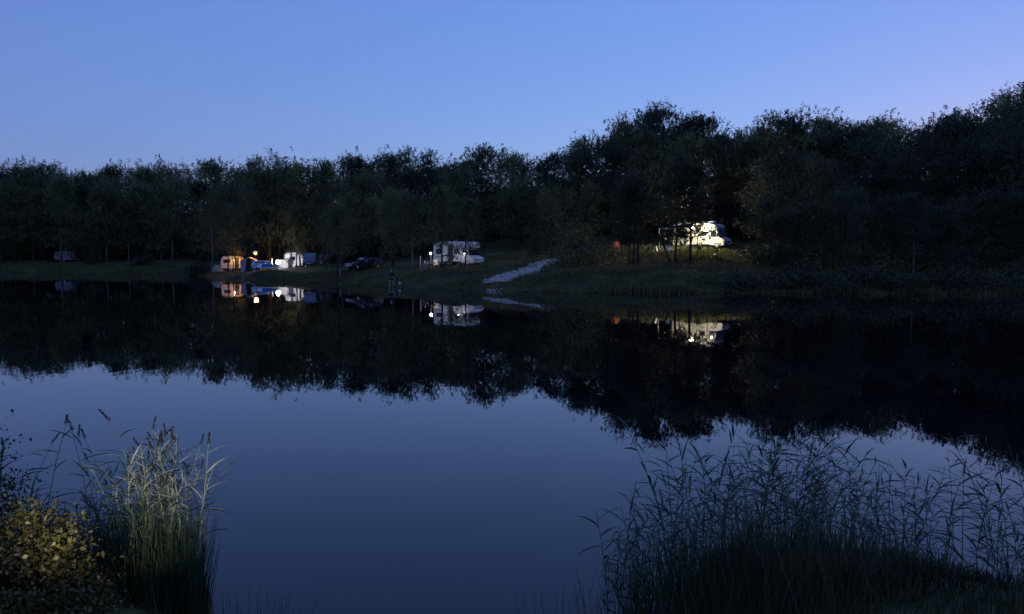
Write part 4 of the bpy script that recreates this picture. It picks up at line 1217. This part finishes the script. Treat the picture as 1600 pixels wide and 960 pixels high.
def blades(X, Y, Z, hgt, wid, rng, lean=.35, vert0=-.03):
    n = len(X); a = rng.random(n) * 6.283
    dx, dy = np.cos(a) * wid / 2, np.sin(a) * wid / 2
    b = rng.random(n) * 6.283; l = hgt * lean * rng.random(n)
    tx, ty = X + np.cos(b) * l, Y + np.sin(b) * l
    p0 = np.stack([X - dx, Y - dy, Z + vert0], -1); p1 = np.stack([X + dx, Y + dy, Z + vert0], -1)
    p2 = np.stack([tx + dx * .25, ty + dy * .25, Z + hgt], -1); p3 = np.stack([tx - dx * .25, ty - dy * .25, Z + hgt], -1)
    return np.stack([p0, p1, p2, p3], 1)
# grass on the far bank
n = 160000
gx = rng.uniform(-20, 1640, n); sfrac = rng.random(n) ** 1.2
Xg = np.empty(n); Yg = np.empty(n)
Yg = np.interp(gx, [0, 300, 420, 600, 760, 1000, 1600], [168, 150, 118, 82, 69, 64, 66])
for _ in range(6): Yg = shore((gx - 800) / F * Yg) - .45
ext = np.interp(gx, [0, 250, 330, 540, 620, 740, 870, 1000, 1600], [24, 24, 10, 12, 16, 36, 36, 28, 22])
Yg = Yg + sfrac * ext; Xg = (gx - 800) / F * Yg
keep = np.ones(n, bool)
for (rx_, ry_, rw_) in ramp_line: keep &= np.hypot(Xg - rx_, Yg - ry_) > rw_ * .5
camp = np.zeros(n)
for (cx_, cy_, a_, b_) in ((-41, 122, 12, 5), (-12, 91, 9, 4)): camp = np.maximum(camp, np.exp(-((Xg - cx_) / a_) ** 2 - ((Yg - cy_) / b_) ** 2))
keep &= rng.random(n) > camp * .97
Xg, Yg, gx = Xg[keep], Yg[keep], gx[keep]
tall = np.interp(gx, [0, 300, 340, 800, 870, 1600], [.5, .45, .24, .26, .5, .42])
hg = tall * rng.uniform(.4, 1.2, len(Xg)) * (.25 + 1.3 * vnoise(Xg * .35, Yg * .35, 21) ** 1.5)
o = link_mesh('bank_grass', quads_mesh('bank_grass', blades(Xg, Yg, np.maximum(ground_z(Xg, Yg), -.03), hg, rng.uniform(.06, .16, len(Xg)), rng)), M['grass'])
tag(o, 'rough grass covering the far bank', kind='stuff')
# stones of the ramp
def stones(name, X, Y, Z, S, m, label):
    base = np.array([(1, 0, 0), (-1, 0, 0), (0, 1, 0), (0, -1, 0), (0, 0, .6), (0, 0, -.6)], float)
    tri = np.array([(0, 2, 4), (2, 1, 4), (1, 3, 4), (3, 0, 4), (2, 0, 5), (1, 2, 5), (3, 1, 5), (0, 3, 5)])
    n = len(X)
    V = base[None] * S[:, None, None] * rng.uniform(.55, 1.2, size=(n, 6, 3))
    a = rng.random(n) * 6.28; ca, sa = np.cos(a)[:, None], np.sin(a)[:, None]
    V = np.stack([V[..., 0] * ca - V[..., 1] * sa, V[..., 0] * sa + V[..., 1] * ca, V[..., 2]], -1) + np.stack([X, Y, Z], -1)[:, None]
    me = bpy.data.meshes.new(name)
    me.from_pydata(V.reshape(-1, 3).tolist(), [], (tri[None] + (np.arange(n) * 6)[:, None, None]).reshape(-1, 3).tolist())
    o = link_mesh(name, me, m); tag(o, label, kind='stuff')
rl = np.array(ramp_line)
idx = (rng.random(5200) ** 1.25 * len(rl) * .95).astype(int); off = np.clip(rng.normal(size=5200) * .27, -.62, .62)
Xs = rl[idx, 0] + off * rl[idx, 2] + rng.normal(size=5200) * .1; Ys = rl[idx, 1] + rng.normal(size=5200) * .3
k_ = vnoise(Xs * .9, Ys * .5, 31) > .30
Xs, Ys = Xs[k_], Ys[k_]
stones('ramp_gravel', Xs, Ys, ground_z(Xs, Ys) + .07, rng.gamma(2.0, .045, len(Xs)) + .03, M['stone'], 'pale loose stones covering the gravel ramp')
def rock(loc, s, label, group, seed):
    r = np.random.default_rng(seed)
    bm = bmesh.new(); bmesh.ops.create_icosphere(bm, subdivisions=1, radius=s)
    for v in bm.verts:
        f = 1 + r.uniform(-.28, .28); v.co = Vector((v.co.x * f * 1.25, v.co.y * f, v.co.z * f * .7))
    me = bpy.data.meshes.new('rock'); bm.to_mesh(me); bm.free()
    o = link_mesh('rock', me, M['stone']); o.location = loc; tag(o, label, 'rock', group)
for k in range(11):
    xx = 760 + k * 2.3 + rng.uniform(-1, 1); Yd = float(shore(X_at(xx, 69))) + rng.uniform(-.4, 1.0)
    rock((X_at(xx, Yd), Yd, max(.0, gz(X_at(xx, Yd), Yd)) + .04), rng.uniform(.07, .17), ORD[k] + ' pale rock from the left at the foot of the gravel ramp', 'rocks at the foot of the ramp', k)

# ------------------------------------------------------------------ near bank: reeds
def reed_proto(seed, h, n_leaf, plume, dry=False, wl=.027):
    r = np.random.default_rng(seed)
    o = empty('reed', (0, 0, 0))
    lx, ly = r.normal(size=2) * .13 * h
    def at(t): return np.array([lx * t ** 2, ly * t ** 2, h * t])
    MB().tube([at(t) for t in (-.15, .25, .5, .75, 1)], [.0055, .005, .0045, .0035, .0025], 5).build('stem', M['reed_dry' if dry else 'reed_stem'], o)
    az = r.random() * 6.28
    for k in range(n_leaf):
        t = .28 + .70 * (k + r.random() * .5) / n_leaf
        b = at(t); az += math.pi + r.normal() * .55
        L = r.uniform(.26, .50) * (1 - .25 * t); el = R(r.uniform(8, 62)); wd = wl * r.uniform(.75, 1.25)
        d = np.array([math.cos(az) * math.cos(el), math.sin(az) * math.cos(el), math.sin(el)])
        side = unit(np.cross(d, np.array([0, 0, 1.0])) + r.normal(size=3) * .25)
        pts = [b]; cur = d.copy()
        for s in range(5):
            pts.append(pts[-1] + cur * L / 5); cur = unit(cur + np.array([0, 0, -.13 - .10 * r.random()]))
        ws = [.35, .9, 1.0, .8, .5, .04]
        vs = []
        for p, ww in zip(pts, ws):
            vs += [p - side * wd * ww / 2, p + np.array([0, 0, -.25 * wd * ww]), p + side * wd * ww / 2]
        fs = []
        for s in range(5):
            a = s * 3; fs += [(a, a + 1, a + 4, a + 3), (a + 1, a + 2, a + 5, a + 4)]
        MB().add(vs, fs).build('leaf', M['reed_dry' if dry else 'reed'], o)
    if plume:
        p = at(1.0); dr = unit(at(1.0) - at(.8) + r.normal(size=3) * .04)
        n = 70; t = r.random(n); c = p + dr * (t[:, None] * .15 - .02) + r.normal(size=(n, 3)) * .007 * (1.2 - t[:, None])
        Q = leaf_quads(c, r.uniform(.02, .035, n), r, .3)
        link_mesh('seed_head', quads_mesh('seed_head', Q), M['plume'], o)
    return o

RH = 1.9
GREEN = [reed_proto(100 + k, RH, 11 + k % 3, False) for k in range(8)]
HEADS = [reed_proto(200 + k, RH, 7, True) for k in range(4)]
DRY = [reed_proto(300 + k, RH, 11, k % 2 == 0, True, .018) for k in range(4)]
used = set()
def reed(proto, x, Y, top_y, label, group, lean=.05):
    X = X_at(x, Y, top_y); base = max(gz(X, Y), -.5)
    hgt = Z_at(top_y, Y) - base
    if hgt < .35: return None
    if proto.name not in used:
        used.add(proto.name); o = proto
    else:
        o = copy_tree(proto)
    o.location = (X, Y, base)
    o.rotation_euler = (rr.gauss(0, lean), rr.gauss(0, lean), rr.uniform(0, 6.28))
    k = hgt / RH
    o.scale = (k ** .5, k ** .5, k)
    tag(o, label, 'reed', group)
    return o
rr = random.Random(5)
GR = 'green reeds of the right bed'
GL = 'green reeds of the left bed'
GH = 'dark plumed reeds of the left bed'
GD = 'pale dry reeds of the left bed'
# right bed: outline of its tops in the photograph
RX = [940, 960, 985, 1010, 1050, 1100, 1150, 1200, 1260, 1300, 1350, 1400, 1440, 1500, 1560, 1640]
RY = [800, 765, 735, 712, 695, 686, 700, 690, 678, 690, 705, 730, 735, 715, 705, 700]
n_r = 0
for k in range(190):
    x = rr.uniform(945, 1640) if k % 4 else rr.uniform(1040, 1400)
    dense = 1.0 if x < 1430 else .8
    if rr.random() > dense: continue
    Y = rr.uniform(6.0, 8.0)
    t = float(np.interp(x, RX, RY)) + (rr.random() ** 1.5) * 115 + rr.uniform(-8, 6)
    if reed(rr.choice(GREEN), x, Y, t, 'green reed with spreading pointed leaves in the right hand bed', GR): n_r += 1
for x, t in ((1062, 668), (1110, 662), (1128, 672), (1205, 668), (1256, 655), (1330, 672), (1570, 668)):
    reed(rr.choice(GREEN), x, rr.uniform(6.4, 7.4), t, 'taller green reed rising above the right hand bed', 'taller reeds of the right bed', .07)
# left bed
for k in range(95):
    x = rr.choice([rr.uniform(100, 290), rr.uniform(-60, 150), rr.uniform(180, 290)])
    Y = rr.uniform(5.8, 7.0)
    t = float(np.interp(x, [-60, 0, 60, 120, 180, 230, 300, 330], [705, 705, 715, 750, 712, 695, 712, 745])) + (rr.random() ** 1.4) * 120
    reed(rr.choice(GREEN), x, Y, t, 'green reed with narrow leaves in the left hand bed', GL, .03)
for k, (x, t) in enumerate(((-4, 690), (12, 705), (58, 660), (143, 668), (155, 678), (176, 680), (188, 690), (204, 672), (240, 690), (252, 652), (266, 682), (274, 668), (284, 680), (300, 692), (314, 676))):
    reed(HEADS[k % 4], x, rr.uniform(6.2, 7.0), t, ORD[k] + ' reed from the left with a dark seed head in the left hand bed', GH, .03)
for k in range(34):
    x = rr.gauss(246, 25)
    reed(DRY[k % 4], x, rr.uniform(6.1, 6.6), 672 + abs(x - 255) * .5 + rr.random() * 80, 'pale reed catching the light in the middle of the left hand bed', GD, .06)
for k, (x, t, lab) in enumerate(((332, 684, 'bent pale reed at the right tip of the left hand bed'),)):
    o = reed(DRY[0], x - 40, 6.25, t, lab, None, .02)
    o.rotation_euler = (0, R(10), R(20))

# dense low blades among the reeds, the bank grass at our feet
def near_blades(name, n, xr, yr, tops, wid, m, label, lean=.3):
    x = rng.uniform(*xr, n); Y = rng.uniform(*yr, n)
    X = (x - 800) / F * Y * 1.0
    z0 = np.maximum(ground_z(X, Y), -.3)
    ty = np.interp(x, tops[0], tops[1]) + rng.random(n) ** .8 * 150
    v = (480 - ty) / F; cp, sp_ = math.cos(PITCH), math.sin(PITCH)
    zt = H + (-sp_ + v * cp) / (cp + v * sp_) * Y
    h = zt - z0; k = h > .08
    o = link_mesh(name, quads_mesh(name, blades(X[k], Y[k], z0[k], h[k], rng.uniform(*wid, k.sum()), rng, lean)), M[m])
    tag(o, label, kind='stuff')
near_blades('reed_thicket', 3600, (985, 1440), (5.6, 7.4), ([985, 1080, 1200, 1300, 1440], [860, 815, 790, 795, 850]), (.008, .018), 'reed', 'tangle of low reed blades at the foot of the right bed', .5)
near_blades('reed_thicket', 2600, (130, 305), (5.5, 6.8), ([130, 200, 305], [790, 770, 790]), (.006, .014), 'reed', 'tangle of low reed blades at the foot of the left bed', .35)
near_blades('waterside_sedge', 420, (780, 1010), (5.6, 6.9), ([780, 900, 960, 1010], [935, 905, 860, 800]), (.006, .012), 'grass', 'thin sedge blades standing in the shallow water', .35)
near_blades('waterside_sedge', 110, (330, 480), (5.6, 6.6), ([330, 380, 480], [870, 905, 935]), (.006, .012), 'grass', 'sparse sedge blades in the water right of the left bed', .35)
n = 95000
Xn = rng.uniform(-7, 8.5, n); Yn = rng.uniform(2.0, 8.2, n)
zn = ground_z(Xn, Yn); k = (zn > .03) & ((Xn > -2.1) | (Yn < 3.2) | (Yn > 5.35))
Xn, Yn, zn = Xn[k], Yn[k], zn[k]
hn = rng.uniform(.12, .42, len(Xn)) * (.2 + 1.7 * vnoise(Xn * 1.3, Yn * 1.3, 41) ** 2) * np.where((Xn > 1.2) & (Yn > 6.2), .5, 1.0)
hn = hn + np.where((Xn < -1.4) & (Yn > 5.3), .16, 0)
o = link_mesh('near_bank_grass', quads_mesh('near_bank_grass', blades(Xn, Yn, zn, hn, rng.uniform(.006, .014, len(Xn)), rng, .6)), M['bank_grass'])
tag(o, 'dark grass on the near bank', kind='stuff')

# the yellowing bush at the lower left
bX, bY = -3.3, 4.75
bz = gz(bX, bY)
ob = empty('yellowing_bush', (bX, bY, bz)); tag(ob, 'rounded yellow brown leaved bush in the lower left corner', 'bush')
r = np.random.default_rng(9)
k = 170
d = unit(r.normal(size=(k, 3))); d[:, 2] = np.abs(d[:, 2]) * 1.0
cc = d * r.uniform(.5, 1.0, size=(k, 1)) * np.array([.70, .62, .80])
st = MB()
for j in range(22):
    e = cc[j]; st.tube([(e[0] * .1, e[1] * .1, -.1), (e[0] * .55, e[1] * .55, e[2] * .5), tuple(e)], [.014, .009, .004], 5)
st.build('stems', M['bark'], ob)
n = 30000
c = cc[r.integers(0, k, n)] + r.normal(size=(n, 3)) * .075
c[:, 2] = np.maximum(c[:, 2], .03) - .12
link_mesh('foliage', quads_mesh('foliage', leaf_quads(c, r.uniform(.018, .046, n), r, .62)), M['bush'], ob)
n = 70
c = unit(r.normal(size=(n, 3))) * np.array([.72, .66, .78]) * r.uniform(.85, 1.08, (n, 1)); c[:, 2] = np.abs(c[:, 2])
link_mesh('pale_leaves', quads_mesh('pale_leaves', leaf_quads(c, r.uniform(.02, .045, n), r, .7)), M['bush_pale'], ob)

shrub('dark_bush', (-4.05, 5.5, max(0, gz(-4.05, 5.5))), .52, 1.12, 12000, 'leaf_b', 'dark leafy bush behind the yellowing bush at the left edge', .032, 51, None, 'bush')

# hand torch on a bank post behind the photographer, which lights the reed tips and the bush
tp = Vector((-1.9, -1.4, 0)); tp.z = gz(tp.x, tp.y)
to = empty('torch_post', tp); tag(to, 'torch fixed to a short post behind the camera on the near bank', 'torch')
MB().tube([(0, 0, -.2), (0, 0, 1.55)], .03, 8).build('post', M['bark'], to)
aim = Vector((X_at(262, 6.35, 735), 6.35, Z_at(735, 6.35)))
src = tp + Vector((0, .12, 1.62))
dirv = (aim - src).normalized()
MB().tube([Vector((0, .12, 1.62)) - dirv * .2, Vector((0, .12, 1.62)) - dirv * .06], .022, 10).tube([Vector((0, .12, 1.62)) - dirv * .06, Vector((0, .12, 1.62)) - dirv * .02], [.022, .038], 10).build('torch_body', M['dark_trim'], to)
sd = bpy.data.lights.new('torch_light', 'SPOT'); sd.energy = 3300 * LUM; sd.color = (1.0, .88, .66); sd.spot_size = R(13); sd.spot_blend = 1.0; sd.shadow_soft_size = .03
so = bpy.data.objects.new('torch_light', sd); COL.objects.link(so); so.parent = to
so.location = (0, .12, 1.62)
so.rotation_euler = dirv.to_track_quat('-Z', 'Y').to_euler()
